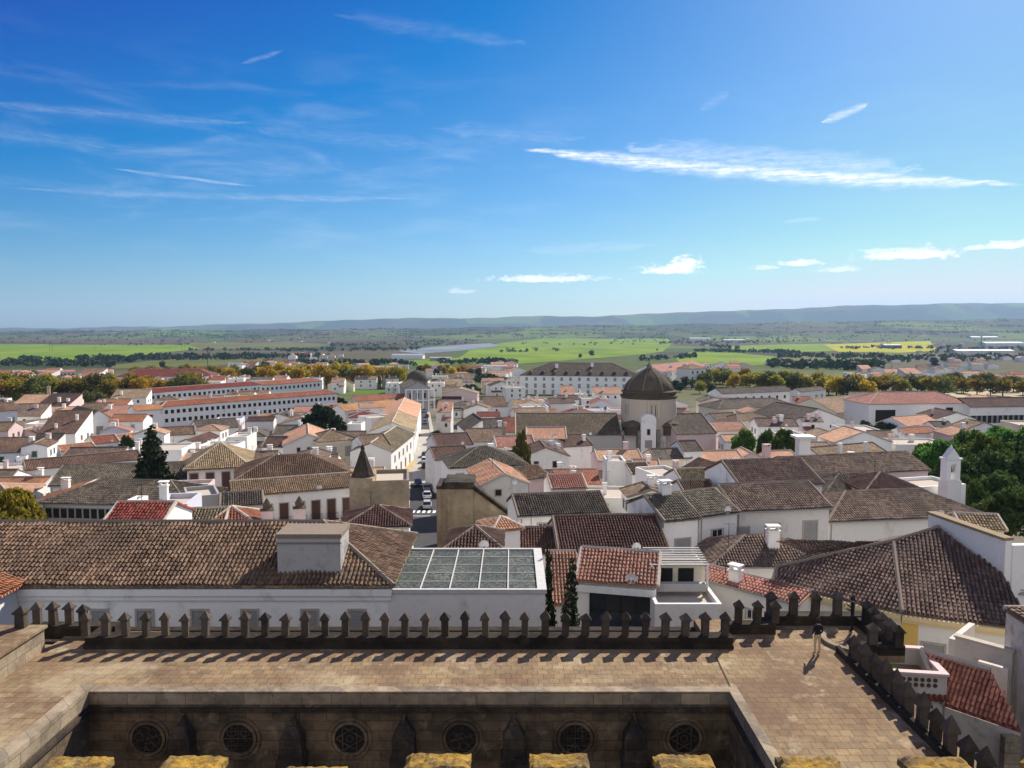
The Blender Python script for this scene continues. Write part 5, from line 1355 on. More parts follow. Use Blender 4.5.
# street right side
HP('lavender walled street house with a rust brown roof', 437, 446, 473, 444, h=7, yr=433, rm='maroon', wm='lavender')
HP('rust brown lean roof stepping down to the street', 435, 460, 470, 458, h=7, yr=446, rm='maroon', wm='white')
HP('white gabled house with dark roof slope and dormer', 466, 431, 500, 430, h=7, d=16, roof='gx', rm='dark', wm='white', s=.6, win=[('dark', 2, .9, 1.2, 1.6, .1, .7)])
HP('white house with mottled hipped roof and sash window by the street', 450, 468, 527, 465, h=9.5, yr=447, roof='hip', rm='grey', wm='white', win=[('greyshut', 2, 1.2, 2.0, 2.0, .04, .38)])
HP('stained gabled house with salmon and red roof slopes', 482, 486, 528, 484, h=9, d=12, roof='gx', rm='salmon', wm='stained', s=.42, win=[('dark', 1, .8, .8, 1.0, .2, .5)])
HP('salmon roof with terrace behind the stained gable', 497, 445 + 2, 535, 446, h=8, yr=436, rm='salmon', wm='white')
HP('pink rendered house beside the salmon slope', 527, 480, 549, 477, h=8, yr=464, rm='brown', wm='pink')
HP('pale pink roofed cottage above the dark barrel tiles', 552, 489, 586, 488, h=8.5, yr=475, rm='salmon', wm='white', win=[('dark', 2, .6, .8, 1.0, .2, .7)])
HP('white house with two tall balcony windows and a salmon roof', 527, 438.5, 566, 438.5, h=9, yr=427.5, rm='salmon', wm='lavender', win=[('french', 2, 1.5, 3.6, 3.4, .22, .86, 'b'), ('dark', 2, 1.4, 1.8, 8.2, .3, .95)], detail=2)
HP('lower white house with brown roof and round chimney by the balcony windows', 563, 447, 592, 445, h=7.5, yr=434, rm='maroon', wm='white', chim=[(.85, .2, 1.0)])
HP('yellow trimmed cottage with brown roof under the dome', 655, 459, 691, 458, h=7.5, yr=442, d=7, rm='grey', wm='cream', win=[('sash', 2, 1.0, 1.3, 2.4, .4, .95)])
HP('white blank house beside the yellow trimmed cottage', 684, 451, 702, 450.5, h=9, yr=441, rm='dark', wm='white')
HP('salmon roofed house with a dark red wall shadow', 701, 461, 743, 460, h=7, yr=451, rm='salmon', wm='pink')
HP('white irregular roof terrace block under the church front', 607, 461, 626, 461, h=10, d=6, roof='flat', wm='white', chim=[(.2, .3, 1.0)])
HP('small white house with mossy roof beside the terrace block', 632, 474, 652, 473, h=8, yr=463, rm='moss', wm='white')
HP('white flat roofed terrace house with pale parapet', 659, 476, 690, 474, h=9, d=8, roof='flat', wm='white')
HP('mottled tan roof behind the white tall house end', 686, 488, 716, 487, h=8, yr=469, rm='moss', wm='white')
HP('low brown roof huddled behind the mossy tiled houses', 688, 499, 719, 498, h=8.5, yr=481, rm='brown', wm='stained')
HP('grey gable end house with a small white dormer', 716, 480, 748, 478, h=8.5, d=10, roof='gx', rm='brown', wm='grey', s=.5)
HP('salmon roofed cottage with an arched window by the round trees', 744, 457, 760, 457, h=7, d=8, roof='gx', rm='salmon', wm='pink', win=[('dark', 1, .9, 1.2, .9, .3, .7)])
HP('salmon roof beside the white chimney stack', 772, 460, 798, 459, h=6.5, yr=451, rm='salmon', wm='white', chim=[(-.1, .2, 2.2, 1.4, 'pink', 0)])
HP('brown roofed courtyard house with white chimneys and gables', 828, 462, 892, 456, h=6.5, yr=444, rm='brown', wm='white', chim=[(.3, .2, 2.0), (.7, .2, 1.8)])
p = on_ground(803, 461)
fc = empty('white_belvedere', (p.x, 150, G(150)), 0, 'slim white belvedere tower with a flat projecting cap', 'tower'); fx = at_y(803, 436, 150); fc.location.x = fx.x
part_box(fc, 'tower_wall', 'white', (-1.1, 1.1, -1.1, 1.1, -.5, fx.z - G(150) - .3)); part_box(fc, 'tower_cap', 'frame_white', (-1.9, 1.9, -1.7, 1.7, fx.z - G(150) - .297, fx.z - G(150) + .1))
FOOT.append([(fx.x - 2, 148), (fx.x + 2, 148), (fx.x + 2, 152), (fx.x - 2, 152)])
HP('white barn house with a dark roof and three small windows', 791, 421.5, 845, 419.5, h=7, d=22, roof='gx', rm='dark', wm='white', s=.36, win=[('dark', 3, .9, .9, 2.0, .2, .85)])
HP('brown hipped long building above pale arcades', 718, 409, 797, 406, h=7, yr=398.5, roof='hip', rm='dark', wm='cream', win=[('dark', 5, 2.0, 1.8, 2.2, .1, .7)])
HP('cream two storey house with brown hipped roof by the round trees', 737, 421, 771, 418, h=8, yr=412.5, roof='hip', rm='brown', wm='cream', win=[('sash', 4, 1.0, 1.5, 2.4, .1, .95)])
HP('pale house with one dark window behind the round trees', 716, 420, 738, 419, h=8, yr=413, rm='brown', wm='lavender', win=[('dark', 1, 1.2, 1.6, 2.6, .2, .5)])
HP('long white range with a wavy dark roof before the golden trees', 722, 394, 792, 391, h=8, yr=387, rm='dark', wm='white', win=[('dark', 8, 1.2, 1.6, 2.6, .05, .95)])
HP('white cube house with two dark windows at the golden trees', 801, 392, 826, 389.5, h=8.5, yr=387, rm='dark', wm='white', win=[('greyshut', 2, 1.8, 2.6, 3.4, .5, .95)])
HP('broad tan roofed hall beside the modern white building', 836, 413, 889, 408, h=7, yr=394, rm='tan', wm='cream', roof='gable', win=[('dark', 4, 1.0, 1.4, 2, .1, .9)])
HP('modern white building with a dark glazed corner and salmon roofs', 869, 404, 972, 403, h=11, yr=392, rm='salmon', wm='white', roof='hip', name='modern_building', cat='building', win=[('dark', 1, 7, 4, 4.0, .09, .23), ('dark', 1, 2.5, 1.6, 2.2, .72, .84)])
HP('long white wing with a green glass strip and brown roof', 970, 407, 1042, 406, h=10, yr=398, rm='maroon', wm='white', name='modern_wing', cat='building', win=[('dark', 12, 2.2, 2.6, 4.2, .02, .9)])
HP('cluster house with pinkish roofs below the modern building', 906, 426, 940, 423, h=6.5, yr=415, rm='salmon', wm='lavender', win=[('dark', 3, .9, 1.2, 1.5, .2, .9)])
HP('small orange house with pale eave below the modern building', 905, 434, 938, 432, h=5.5, yr=427, rm='orange', wm='white')
# church closing the street
HP('grey and white church front with a pediment closing the street', 405, 388.5, 430, 388, h=11, d=24, roof='gx', rm='grey', wm='grey', name='street_church', cat='church', s=.5, win=[('dark', 3, 1.6, 2.6, 3.4, .1, .9), ('dark', 1, 2.2, 3.4, 8.6, .4, .6)])
sc = bpy.data.objects['street_church']
b = MB()
L = 13.8
for i in range(6): b.box(.1 + i * L / 5.3, .75 + i * L / 5.3, -.3, -.004, 0, 11.3)
b.build('pilaster', MATS['white'], sc)
b = MB(); b.box(-.2, L + .2, -.5, -.004, 11.31, 11.8); b.box(-.2, L + .2, -.45, -.004, 6.4, 6.8); b.build('entablature', MATS['white'], sc)
p = at_y(417, 386, 440)
dm = empty('street_church_dome', (p.x, 440, G(440)), 0, 'low dark dome rising behind the grey church front', 'dome')
b = MB(); b.lathe([(6.2, 0), (6.2, 10.5), (6.5, 11)], 24); b.build('drum', MATS['grey_granite'], dm)
b = MB(); b.lathe([(6.0 * math.cos(i * .157), 11 + 5.6 * math.sin(i * .157)) for i in range(11)], 24); b.lathe([(.6, 16.4), (.5, 17.8), (.02, 18.8)], 8); b.build('dome', MATS['dome_stone'], dm)
# ================================================================== TREES near and middle
def T_(kind, leaf, px, pyb, h, var, label, name='tree', y=None, base=10.0, sxy=1.0, cat='tree', group=None):
    if y is None: y = solve_y(px, pyb, 0)
    x = at_y(px, pyb, y).x; s = h / base
    o = tree(kind, leaf, x, y, s, var, label, cat, group, sxy=sxy, name=name)
    r = {'broad': 6, 'cypress': 1.2, 'bigcypress': 3.5}.get(kind, 3.6) * s * .8
    FOOT.append([(x + r * math.cos(a * 1.0472), y + r * math.sin(a * 1.0472)) for a in range(6)])
    return o
tp = at_y(152, 427, 122); tree('bigcypress', 'leaf_cypress', tp.x, 122, (tp.z - G(122)) / 14.3, 1, 'tall broad dark cypress with a lower shoulder towering over brown roofs', name='cypress', sxy=1.1 * 14.3 / (tp.z - G(122)), rz=0)
FOOT.append([(tp.x - 4, 118), (tp.x + 5, 118), (tp.x + 5, 126), (tp.x - 4, 126)])
def top_tree(kind, leaf, px, pyt, Y, var, label, base, wpx=None, name='tree', unitw=None):
    t = at_y(px, pyt, Y); s = (t.z - G(Y)) / base; sxy = 1.0
    if wpx: sxy = (wpx / F * Y) / (unitw * s)
    o = tree(kind, leaf, t.x, Y, s, var, label, sxy=sxy, name=name)
    r = (wpx / F * Y / 2 if wpx else 4) * .7
    FOOT.append([(t.x + r * math.cos(a * 1.0472), Y + r * math.sin(a * 1.0472)) for a in range(6)])
    return o
top_tree('broad', 'leaf_plane', 10, 485, 88, 2, 'round yellow green tree at the edge of the long near roof', 11.2, 62, unitw=13)
top_tree('broad', 'leaf_dark', 321, 403, 215, 3, 'dark round tree beside the long white block', 11.2, 48, unitw=13)
top_tree('broad', 'leaf_dark', 126, 434, 190, 1, 'small dark tree between red roofs', 11.2, 17, unitw=13)
for i, (px, py, Y, w_, lab) in enumerate(((744, 426, 178, 28, 'bright green round tree in front of the cream house'), (768, 428, 182, 22, 'green tree between two round trees behind the salmon cottage'), (786, 427, 174, 28, 'green tree next to the slim white belvedere'), (522, 428, 148, 22, 'thin leafed tree by the balcony windows house'), (890, 417, 232, 32, 'dark garden tree in front of the modern building'), (866, 420, 240, 22, 'low garden tree beside the tan roofed hall'))):
    top_tree('broad', 'leaf_green' if i < 3 else ('leaf_olive' if i == 3 else 'leaf_dark'), px, py, Y, i % 4, lab, 11.2, w_, unitw=13)
for i, (px, py, Y, w_, lf) in enumerate(((940, 436, 158, 44, 'leaf_green'), (968, 428, 170, 50, 'leaf_green'), (1002, 425, 176, 54, 'leaf_green'), (1036, 423, 168, 56, 'leaf_green'), (985, 446, 138, 58, 'leaf_grove_shaded'), (1030, 450, 132, 60, 'leaf_grove_shaded'), (1000, 470, 112, 60, 'leaf_grove_shaded'), (946, 458, 128, 46, 'leaf_grove_shaded'), (1045, 476, 105, 60, 'leaf_grove_shaded'), (1012, 486, 96, 70, 'leaf_grove_shaded'), (975, 478, 108, 36, 'leaf_grove_shaded'), (985, 432, 150, 56, 'leaf_green'), (928, 441, 165, 34, 'leaf_green'))):
    top_tree('broad', lf, px, py, Y, i % 4, f'{"sunlit green" if lf == "leaf_green" else "deep shaded"} spreading tree, {ORD[i]} in the grove behind the bell gable', 11.2, w_, unitw=13)
for i, (px, py, Y, w_, lab) in enumerate(((490, 373, 520, 42, 'dark green tree mass left of the institution'), (470, 384, 470, 24, 'dark tree beside the church closing the street'), (392, 398, 330, 22, 'small tree in the orange roofed court'), (340, 397, 345, 16, 'tree at the corner of the lawn'), (365, 395, 360, 16, 'round bush tree standing on the lawn edge'), (662, 385, 430, 30, 'dark garden tree below the institution wing'), (574, 397, 330, 14, 'palm like tree in front of the institution'), (437, 430, 235, 18, 'scrubby tree on the right side of the street'))):
    top_tree('broad', 'leaf_dark', px, py, Y, i % 4, lab, 11.2, w_, unitw=13)

# avenue trees in bands: each its own thing
def belt(name, n, x0, x1, yb0, yb1, h0, h1, leaves, where, seed):
    rs = random.Random(seed); cnt = {}
    L = []
    for i in range(n):
        f = (i + rs.uniform(.1, .9)) / n
        px = x0 + (x1 - x0) * f; pyb = yb0 + (yb1 - yb0) * f + rs.uniform(-3.2, 3.2)
        L.append((px, pyb))
    for px, pyb in L:
        lf = rs.choice(leaves); h = rs.uniform(h0, h1)
        word = {'leaf_gold': 'golden', 'leaf_plane': 'yellow green', 'leaf_olive': 'olive green', 'leaf_dark': 'dark green'}[lf]
        cnt[word] = cnt.get(word, 0) + 1
        y = solve_y(px, pyb, 0); x = at_y(px, pyb, y).x
        tree({'leaf_gold': 'gold', 'leaf_plane': 'plane', 'leaf_olive': 'olive', 'leaf_dark': 'gold'}[lf], lf, x, y, h / 9.2, rs.randrange(4), f'{word} round tree, {ordinal(cnt[word] - 1)} of its colour along {where}', 'tree', name, name='plane_tree', sxy=rs.uniform(1.0, 1.25))
belt('golden trees behind the old left roofs', 38, -8, 205, 403, 398, 11, 16, ['leaf_gold', 'leaf_plane', 'leaf_plane', 'leaf_gold', 'leaf_olive'], 'the belt before the long block', 1)
belt('golden trees behind the school', 24, 130, 272, 383, 378, 10, 14, ['leaf_gold', 'leaf_plane', 'leaf_olive'], 'the belt by the school', 2)
belt('golden trees above the lawn', 36, 262, 404, 386, 385, 12, 18, ['leaf_gold', 'leaf_plane', 'leaf_gold', 'leaf_olive'], 'the belt above the lawn', 3)
belt('trees beyond the street church', 14, 420, 480, 377, 376, 9, 12, ['leaf_gold', 'leaf_olive', 'leaf_dark'], 'the belt beyond the street church', 4)
belt('golden trees past the institution', 42, 696, 868, 384, 397, 10, 14, ['leaf_plane', 'leaf_plane', 'leaf_olive', 'leaf_gold'], 'the institution belt', 5)
belt('olive trees behind the modern building', 42, 850, 1032, 392, 393, 9, 13, ['leaf_olive', 'leaf_olive', 'leaf_plane', 'leaf_plane'], 'the modern building belt', 6)
belt('trees at the outer left edge', 12, -5, 60, 384, 380, 7, 10, ['leaf_plane', 'leaf_olive', 'leaf_gold'], 'the pink rows belt', 7)

belt('garden trees below the institution wing', 12, 640, 716, 388, 392, 6, 10, ['leaf_olive', 'leaf_dark', 'leaf_plane'], 'the institution wing garden', 8)
belt('garden trees by the left roofs', 10, 20, 120, 412, 408, 6, 9, ['leaf_olive', 'leaf_plane'], 'the left garden row', 9)
# distant woods and hedgerows: clumps no one could count
def far_wood(strips, leaf, seed, name='far_woodland'):
    rs = np.random.RandomState(seed); VV = []; n = 0
    for (x0, y0, x1, y1, cnt, h, jit) in strips:
        for i in range(cnt):
            f = rs.uniform(); px = x0 + (x1 - x0) * f; py = y0 + (y1 - y0) * f + rs.uniform(-jit, jit)
            g = on_ground(px, max(330.5, py)); hh = h * rs.uniform(.6, 1.3); k = 26 if g.y < 3000 else 14
            d = rs.normal(size=(k, 3)); d /= np.linalg.norm(d, axis=1)[:, None]
            P = np.array([g.x, g.y, g.z + hh * .55]) + d * np.array([hh * .62 * rs.uniform(.8, 1.6), hh * .6, hh * .45]) * rs.uniform(.5, 1, (k, 1))
            a = rs.normal(size=(k, 3)); a /= np.linalg.norm(a, axis=1)[:, None]
            b = rs.normal(size=(k, 3)); b -= a * np.sum(a * b, axis=1)[:, None]; b /= np.linalg.norm(b, axis=1)[:, None]
            s = hh * .3 * rs.uniform(.6, 1.2, (k, 1))
            VV.append(np.stack([P - a * s, P + b * s * .7, P + a * s, P - b * s * .7], 1).reshape(-1, 3)); n += k
    V = np.concatenate(VV); o = link(name, np_mesh(name, V, np.arange(n * 4).reshape(-1, 4), MATS[leaf]))
    tag(o, kind='stuff')
far_wood([(0, 365.5, 112, 366.5, 60, 9, 1.2), (-10, 360.5, 60, 362, 30, 9, 1), (80, 362, 135, 361.5, 50, 11, 1.2), (130, 360, 262, 358.5, 110, 11, 1.2), (255, 358, 330, 357, 40, 9, 1), (190, 350.5, 290, 350.5, 40, 8, .6), (100, 345.5, 190, 345, 18, 8, .4), (265, 366, 420, 366, 60, 9, 1.6)], 'leaf_dark', 3)
far_wood([(280, 351, 420, 350, 70, 9, 1.2), (330, 346, 470, 344, 80, 10, 1.2), (400, 343, 480, 341, 40, 11, 1), (440, 364, 520, 363, 50, 8, .8), (520, 345, 640, 343.5, 22, 8, 1.5), (590, 339, 670, 338, 20, 12, .5), (500, 352, 560, 350, 18, 7, 1.5), (560, 336.5, 620, 335, 40, 16, .6), (640, 361, 700, 357, 30, 9, 1)], 'leaf_dark', 5)
far_wood([(690, 351.5, 800, 353.5, 90, 9, .6), (770, 366, 880, 369, 110, 10, 2.2), (660, 344, 790, 342, 90, 9, 1.2), (880, 361, 1030, 358, 100, 9, 2.5), (780, 357, 880, 358, 60, 10, 1.2), (930, 352, 1030, 349, 60, 9, 2), (700, 345, 740, 349, 40, 10, 1), (840, 349, 960, 348, 40, 10, .8)], 'leaf_dark', 7)
far_wood([(-20, 334, 500, 333, 200, 10, 2.5), (250, 339, 470, 336, 60, 9, 2), (600, 341, 1030, 338, 160, 10, 2.5), (-20, 331.5, 1040, 330.5, 260, 12, .8), (-20, 337, 480, 335, 120, 11, 3.5), (640, 337, 1040, 334, 200, 11, 3), (-20, 342, 300, 341, 70, 9, 2), (480, 333, 1040, 332, 140, 14, 1)], 'leaf_dark', 9)
rs_ = np.random.RandomState(33); VV = []; n_ = 0
for q in range(620):                                  # scrub and groves over the rising ground under the hills
    c_ = HC[rs_.randint(30, len(HC) - 20)]; t_ = rs_.uniform(.05, .98) if rs_.rand() < .6 else rs_.choice([.3, .55, .8]) + rs_.uniform(-.03, .03)
    yy = 7500 - 2600 * (1 - t_); f_ = float(np.interp(t_, [0, .45, .75, 1], [0, .38, .78, 1])); zc = max(0, c_.z) * f_
    for j in range(rs_.randint(2, 7)):
        hh = rs_.uniform(7, 13); P = np.array([c_.x * yy / 7500 + j * rs_.uniform(14, 30), yy + rs_.uniform(-20, 20), zc + hh * .4]) + rs_.normal(size=(10, 3)) * np.array([hh * .7, hh * .6, hh * .33])
        a = rs_.normal(size=(10, 3)); a /= np.linalg.norm(a, axis=1)[:, None]; b = rs_.normal(size=(10, 3)); b -= a * np.sum(a * b, axis=1)[:, None]; b /= np.linalg.norm(b, axis=1)[:, None]
        s = hh * .36; VV.append(np.stack([P - a * s, P + b * s * .7, P + a * s, P - b * s * .7], 1).reshape(-1, 3)); n_ += 10
tag(link('far_woodland', np_mesh('far_woodland', np.concatenate(VV), np.arange(n_ * 4).reshape(-1, 4), MATS['leaf_dark'])), kind='stuff')
for px, pyb, h, lab in ((592, 357, 17, 'lone dark oval tree on the bright green field'), (580, 358.5, 11, 'smaller tree beside the lone oval tree on the field'), (657, 351, 8, 'small round tree far out on the green field'), (108, 364, 14, 'taller dark pine at the hedge of the left field'), (163, 369, 11, 'single dark tree behind the school roof'), (882, 360, 16, 'tall dark conifer beside the yellow field'), (935, 368, 15, 'dark poplar among the far right houses'), (265, 372, 14, 'dark cypress beside a pale far block')):
    T_('olive', 'leaf_dark', px, pyb, h, 1, lab, base=9.2, name='field_tree')

# ================================================================== CARS on the street
def rgbm(name, c): return mat_plain(name, c, .3, .1, .5, .02)
for nm, c in (('car_white', (.75, .75, .74)), ('car_silver', (.42, .43, .45)), ('car_black', (.02, .02, .024)), ('car_grey', (.13, .14, .15)), ('car_red', (.3, .03, .025)), ('car_blue', (.05, .08, .16))): rgbm(nm, c)
mat_plain('rubber', (.015, .015, .015), .9); mat_plain('lamp_red', (.4, .02, .015), .3); mat_plain('lamp_clear', (.7, .7, .68), .2)
CAR = {}
def car(x, y, rz, colour, label):
    if not CAR:
        sec = [(-2.05, .38, .80), (-2.0, .3, .95), (-1.2, .24, 1.0), (0, .24, 1.0), (1.1, .24, .98), (1.85, .26, .82), (2.05, .34, .62)]
        b = MB(); n = 8; vs = []
        for xx_, zl, zh in sec:
            w_ = .86 if abs(xx_) < 1.9 else .76
            vs += [(xx_, -w_ * .92, zl), (xx_, w_ * .92, zl), (xx_, w_, zl + .18), (xx_, w_, zh - .16), (xx_, w_ * .88, zh), (xx_, -w_ * .88, zh), (xx_, -w_, zh - .16), (xx_, -w_, zl + .18)]
        m_ = len(sec); fs = [tuple(range(8)), tuple(range((m_ - 1) * 8, m_ * 8))[::-1]]
        for i in range(m_ - 1):
            for k in range(8): fs.append((i * 8 + k, i * 8 + (k + 1) % 8, (i + 1) * 8 + (k + 1) % 8, (i + 1) * 8 + k))
        b.raw(vs, fs); CAR['body'] = b
        g = MB(); g.raw([(-1.85, -.76, .97), (1.05, -.76, .97), (1.05, .76, .97), (-1.85, .76, .97), (-1.45, -.62, 1.44), (.25, -.62, 1.44), (.25, .62, 1.44), (-1.45, .62, 1.44)], [(0, 1, 5, 4), (1, 2, 6, 5), (2, 3, 7, 6), (3, 0, 4, 7), (4, 5, 6, 7)]); CAR['window_glass'] = g
        r_ = MB(); r_.box(-1.5, .3, -.64, .64, 1.442, 1.50, top=.05); CAR['roof'] = r_
        wl = MB(); wl.tube((0, -.09, 0), (0, .09, 0), .31, 14); CAR['wheel'] = wl
        h_ = MB(); h_.box(-.04, .04, -.16, .16, -.07, .07); CAR['lamp'] = h_
        for k_, mt in (('window_glass', 'glass_dark'), ('wheel', 'rubber')):
            me = bpy.data.meshes.new(k_); me.from_pydata(CAR[k_].v, [], CAR[k_].f); me.materials.append(MATS[mt]); CAR[k_ + '_m'] = me
        for nm_, mt in (('headlight', 'lamp_clear'), ('tail_light', 'lamp_red')):
            me = bpy.data.meshes.new(nm_); me.from_pydata(CAR['lamp'].v, [], CAR['lamp'].f); me.materials.append(MATS[mt]); CAR[nm_] = me
    o = empty('parked_car', (x, y, G(y) + .07), rz, label, 'car', 'cars along the street')
    CAR['body'].build('body', MATS[colour], o, smooth=False); CAR['roof'].build('roof', MATS[colour], o)
    link('window_glass', CAR['window_glass_m'], o)
    for sx in (-1.3, 1.3):
        for sy in (-.8, .8): link('wheel', CAR['wheel_m'], o, (sx, sy, .31))
    for sy in (-.58, .58): link('headlight', CAR['headlight'], o, (2.0, sy, .62)); link('tail_light', CAR['tail_light'], o, (-2.03, sy, .72))
    return o
for px, py, side, c, lab, dr in ((427, 508, 1, 'car_silver', 'silver car parked first beyond the zebra crossing', 1), (427, 498, 1, 'car_white', 'white car parked second in the shaded row', 1), (427, 490.5, 1, 'car_grey', 'grey car parked third in the shaded row', 1), (418, 486, 0, 'car_black', 'black car driving in the middle of the shaded lane', -1),
                          (425, 468, 1, 'car_black', 'black car parked in the sun at the square', 1), (424.5, 462.5, 1, 'car_white', 'white car parked in the sun behind the black car', 1), (432, 486.5, 2, 'car_blue', 'dark blue car tucked against the house wall', 1), (424.5, 457, 1, 'car_grey', 'grey car parked at the far side of the square', 1), (425, 424, 0, 'car_grey', 'grey car far down the narrow street', -1), (424, 412, 0, 'car_silver', 'pale car at the far end of the street by the church', -1), (427, 417.5, 1, 'car_red', 'small dark red car far down the street', 1)):
    g = on_ground(px, py)
    car(g.x, g.y, R(90 + 7) + (math.pi if dr < 0 else 0), c, lab)

# ================================================================== PEOPLE on the terrace
mat_plain('skin', (.45, .27, .19), .6); mat_plain('hair_black', (.02, .015, .012), .5); mat_plain('cloth_black', (.016, .016, .02), .9, noise=.2); mat_plain('cloth_beige', (.55, .43, .28), .9); mat_plain('shoe_dark', (.03, .025, .02), .6); mat_plain('phone_black', (.01, .01, .012), .2)
def person(x, y, z, rz, label, verts, edges, radii, zones, hair):
    o = empty('person', (x, y, z), rz, label, 'person')
    me = bpy.data.meshes.new('body'); me.from_pydata(verts, edges, [])
    ob = link('body', me, o)
    md = ob.modifiers.new('skin', 'SKIN'); md.use_smooth_shade = True
    for i, r in enumerate(radii): me.skin_vertices[0].data[i].radius = r if isinstance(r, tuple) else (r, r)
    me.skin_vertices[0].data[0].use_root = True
    s2 = ob.modifiers.new('sub', 'SUBSURF'); s2.levels = 2; s2.render_levels = 2
    bpy.context.view_layer.update()
    dg = bpy.context.evaluated_depsgraph_get()
    nm = bpy.data.meshes.new_from_object(ob.evaluated_get(dg)); ob.modifiers.clear(); ob.data = nm; nm.name = 'body'
    nm.materials.clear()
    ms = ['skin', 'cloth_black', zones['legs'], 'shoe_dark']
    for k in ms: nm.materials.append(MATS[k])
    for p in nm.polygons:
        c = p.center
        if c.z > zones['neck']: p.material_index = 0
        elif c.z < .10: p.material_index = 3
        elif any((c - Vector(h)).length < .10 for h in zones['hands']): p.material_index = 0
        elif c.z < zones['waist'] and not any((c - Vector(h)).length < .2 for h in zones['hands']): p.material_index = 2
        else: p.material_index = 1
        p.use_smooth = True
    hb = MB(); hx, hy, hz = hair
    hb.lathe([(.0, hz + .125), (.06, hz + .115), (.10, hz + .07), (.112, hz), (.105, hz - .07), (.06, hz - .11)], 14, c=(hx, hy - .022)); 
    hb.lathe([(.0, hz + .20), (.045, hz + .185), (.058, hz + .145), (.04, hz + .10)], 10, c=(hx, hy - .06))
    hb.build('hair', MATS['hair_black'], o, smooth=True)
    fc_ = MB()
    for sx in (-.033, .033): fc_.lathe([(.0, hz + .022), (.010, hz + .012), (.0, hz + .002)], 6, c=(hx + sx, hy + .098))
    fc_.build('eye', MATS['phone_black'], o)
    return o
# +Y is where the figure faces
vA = [(0, 0, .92), (0, .0, 1.10), (0, -.01, 1.28), (0, -.01, 1.38), (0, .0, 1.46), (0, .015, 1.54), (0, .02, 1.60),
      (.095, 0, .86), (.10, .01, .48), (.10, -.01, .09), (.105, .14, .045), (-.095, 0, .86), (-.11, .02, .48), (-.115, 0, .09), (-.12, .15, .045),
      (.17, -.01, 1.33), (.23, -.02, 1.08), (.21, .12, .92), (.20, .19, .90), (-.17, -.01, 1.33), (-.23, -.02, 1.08), (-.20, .14, .95), (-.18, .21, .94), (0, .12, 1.53)]
eA = [(0, 1), (1, 2), (2, 3), (3, 4), (4, 5), (5, 6), (0, 7), (7, 8), (8, 9), (9, 10), (0, 11), (11, 12), (12, 13), (13, 14), (3, 15), (15, 16), (16, 17), (17, 18), (3, 19), (19, 20), (20, 21), (21, 22), (5, 23)]
rA = [(.15, .11), (.13, .095), (.155, .105), (.12, .08), .052, .085, .08, .085, .062, .048, .04, .085, .062, .048, .04, .058, .046, .036, .034, .058, .046, .036, .034, .018]
p = at_y(818, 655, 34.2)
person(p.x, 34.3, T + .004, R(12), 'person with tied up dark hair, black top and beige trousers standing on the terrace', vA, eA, rA, {'neck': 1.43, 'legs': 'cloth_beige', 'waist': .96, 'hands': [(.20, .19, .90), (-.18, .21, .94)]}, (0, .02, 1.58))
vB = [(x, y, z * 1.06) for x, y, z in vA]
vB[17] = (.20, .16, 1.22); vB[18] = (.17, .30, 1.34); vB[16] = (.25, .0, 1.10)
vB[20] = (-.26, .02, 1.12); vB[21] = (-.24, .26, 1.20); vB[22] = (-.22, .36, 1.26)
q = at_y(853, 612, 36.9)
pb_ = person(q.x, 36.95, T + .004, R(68), 'person in black clothes holding up a phone beside the corner merlons', vB, eA, rA, {'neck': 1.52, 'legs': 'cloth_black', 'waist': 1.0, 'hands': [vB[18], vB[22]]}, (0, .02, 1.675))
ph = empty('mobile_phone', (q.x, 36.95, T), R(68), 'dark mobile phone held up by the person in black', 'phone')
b = MB(); b.box(-.06, .06, .37, .385, 1.22, 1.40); b.build('case', MATS['phone_black'], ph)
b = MB(); b.box(-.052, .052, .362, .3695, 1.235, 1.385); b.build('screen', MATS['glass_dark'], ph)
# ================================================================== FILL: the rest of the town, house by house
def inside(fp, pad):
    g = grow(fp, pad)
    bx0, bx1 = min(p[0] for p in g), max(p[0] for p in g); by0, by1 = min(p[1] for p in g), max(p[1] for p in g)
    for q in FOOT:
        if max(p[0] for p in q) < bx0 or min(p[0] for p in q) > bx1 or max(p[1] for p in q) < by0 or min(p[1] for p in q) > by1: continue
        if sat(g, q): return True
    return False
def project(x, y, z):
    d = Vector((x, y, z - CZ)); zc = d.y * CP - d.z * SP; yc = d.y * SP + d.z * CP
    return 512 + F * d.x / zc, 384 - F * yc / zc
ROOFS = ['brown', 'brown', 'terracotta', 'salmon', 'maroon', 'dark', 'grey', 'red', 'tan', 'orange', 'salmon', 'umber', 'terracotta', 'brown']
WALLS = ['white'] * 8 + ['stained', 'stained', 'cream', 'pink', 'lavender', 'white']
GRIDA = R(7)
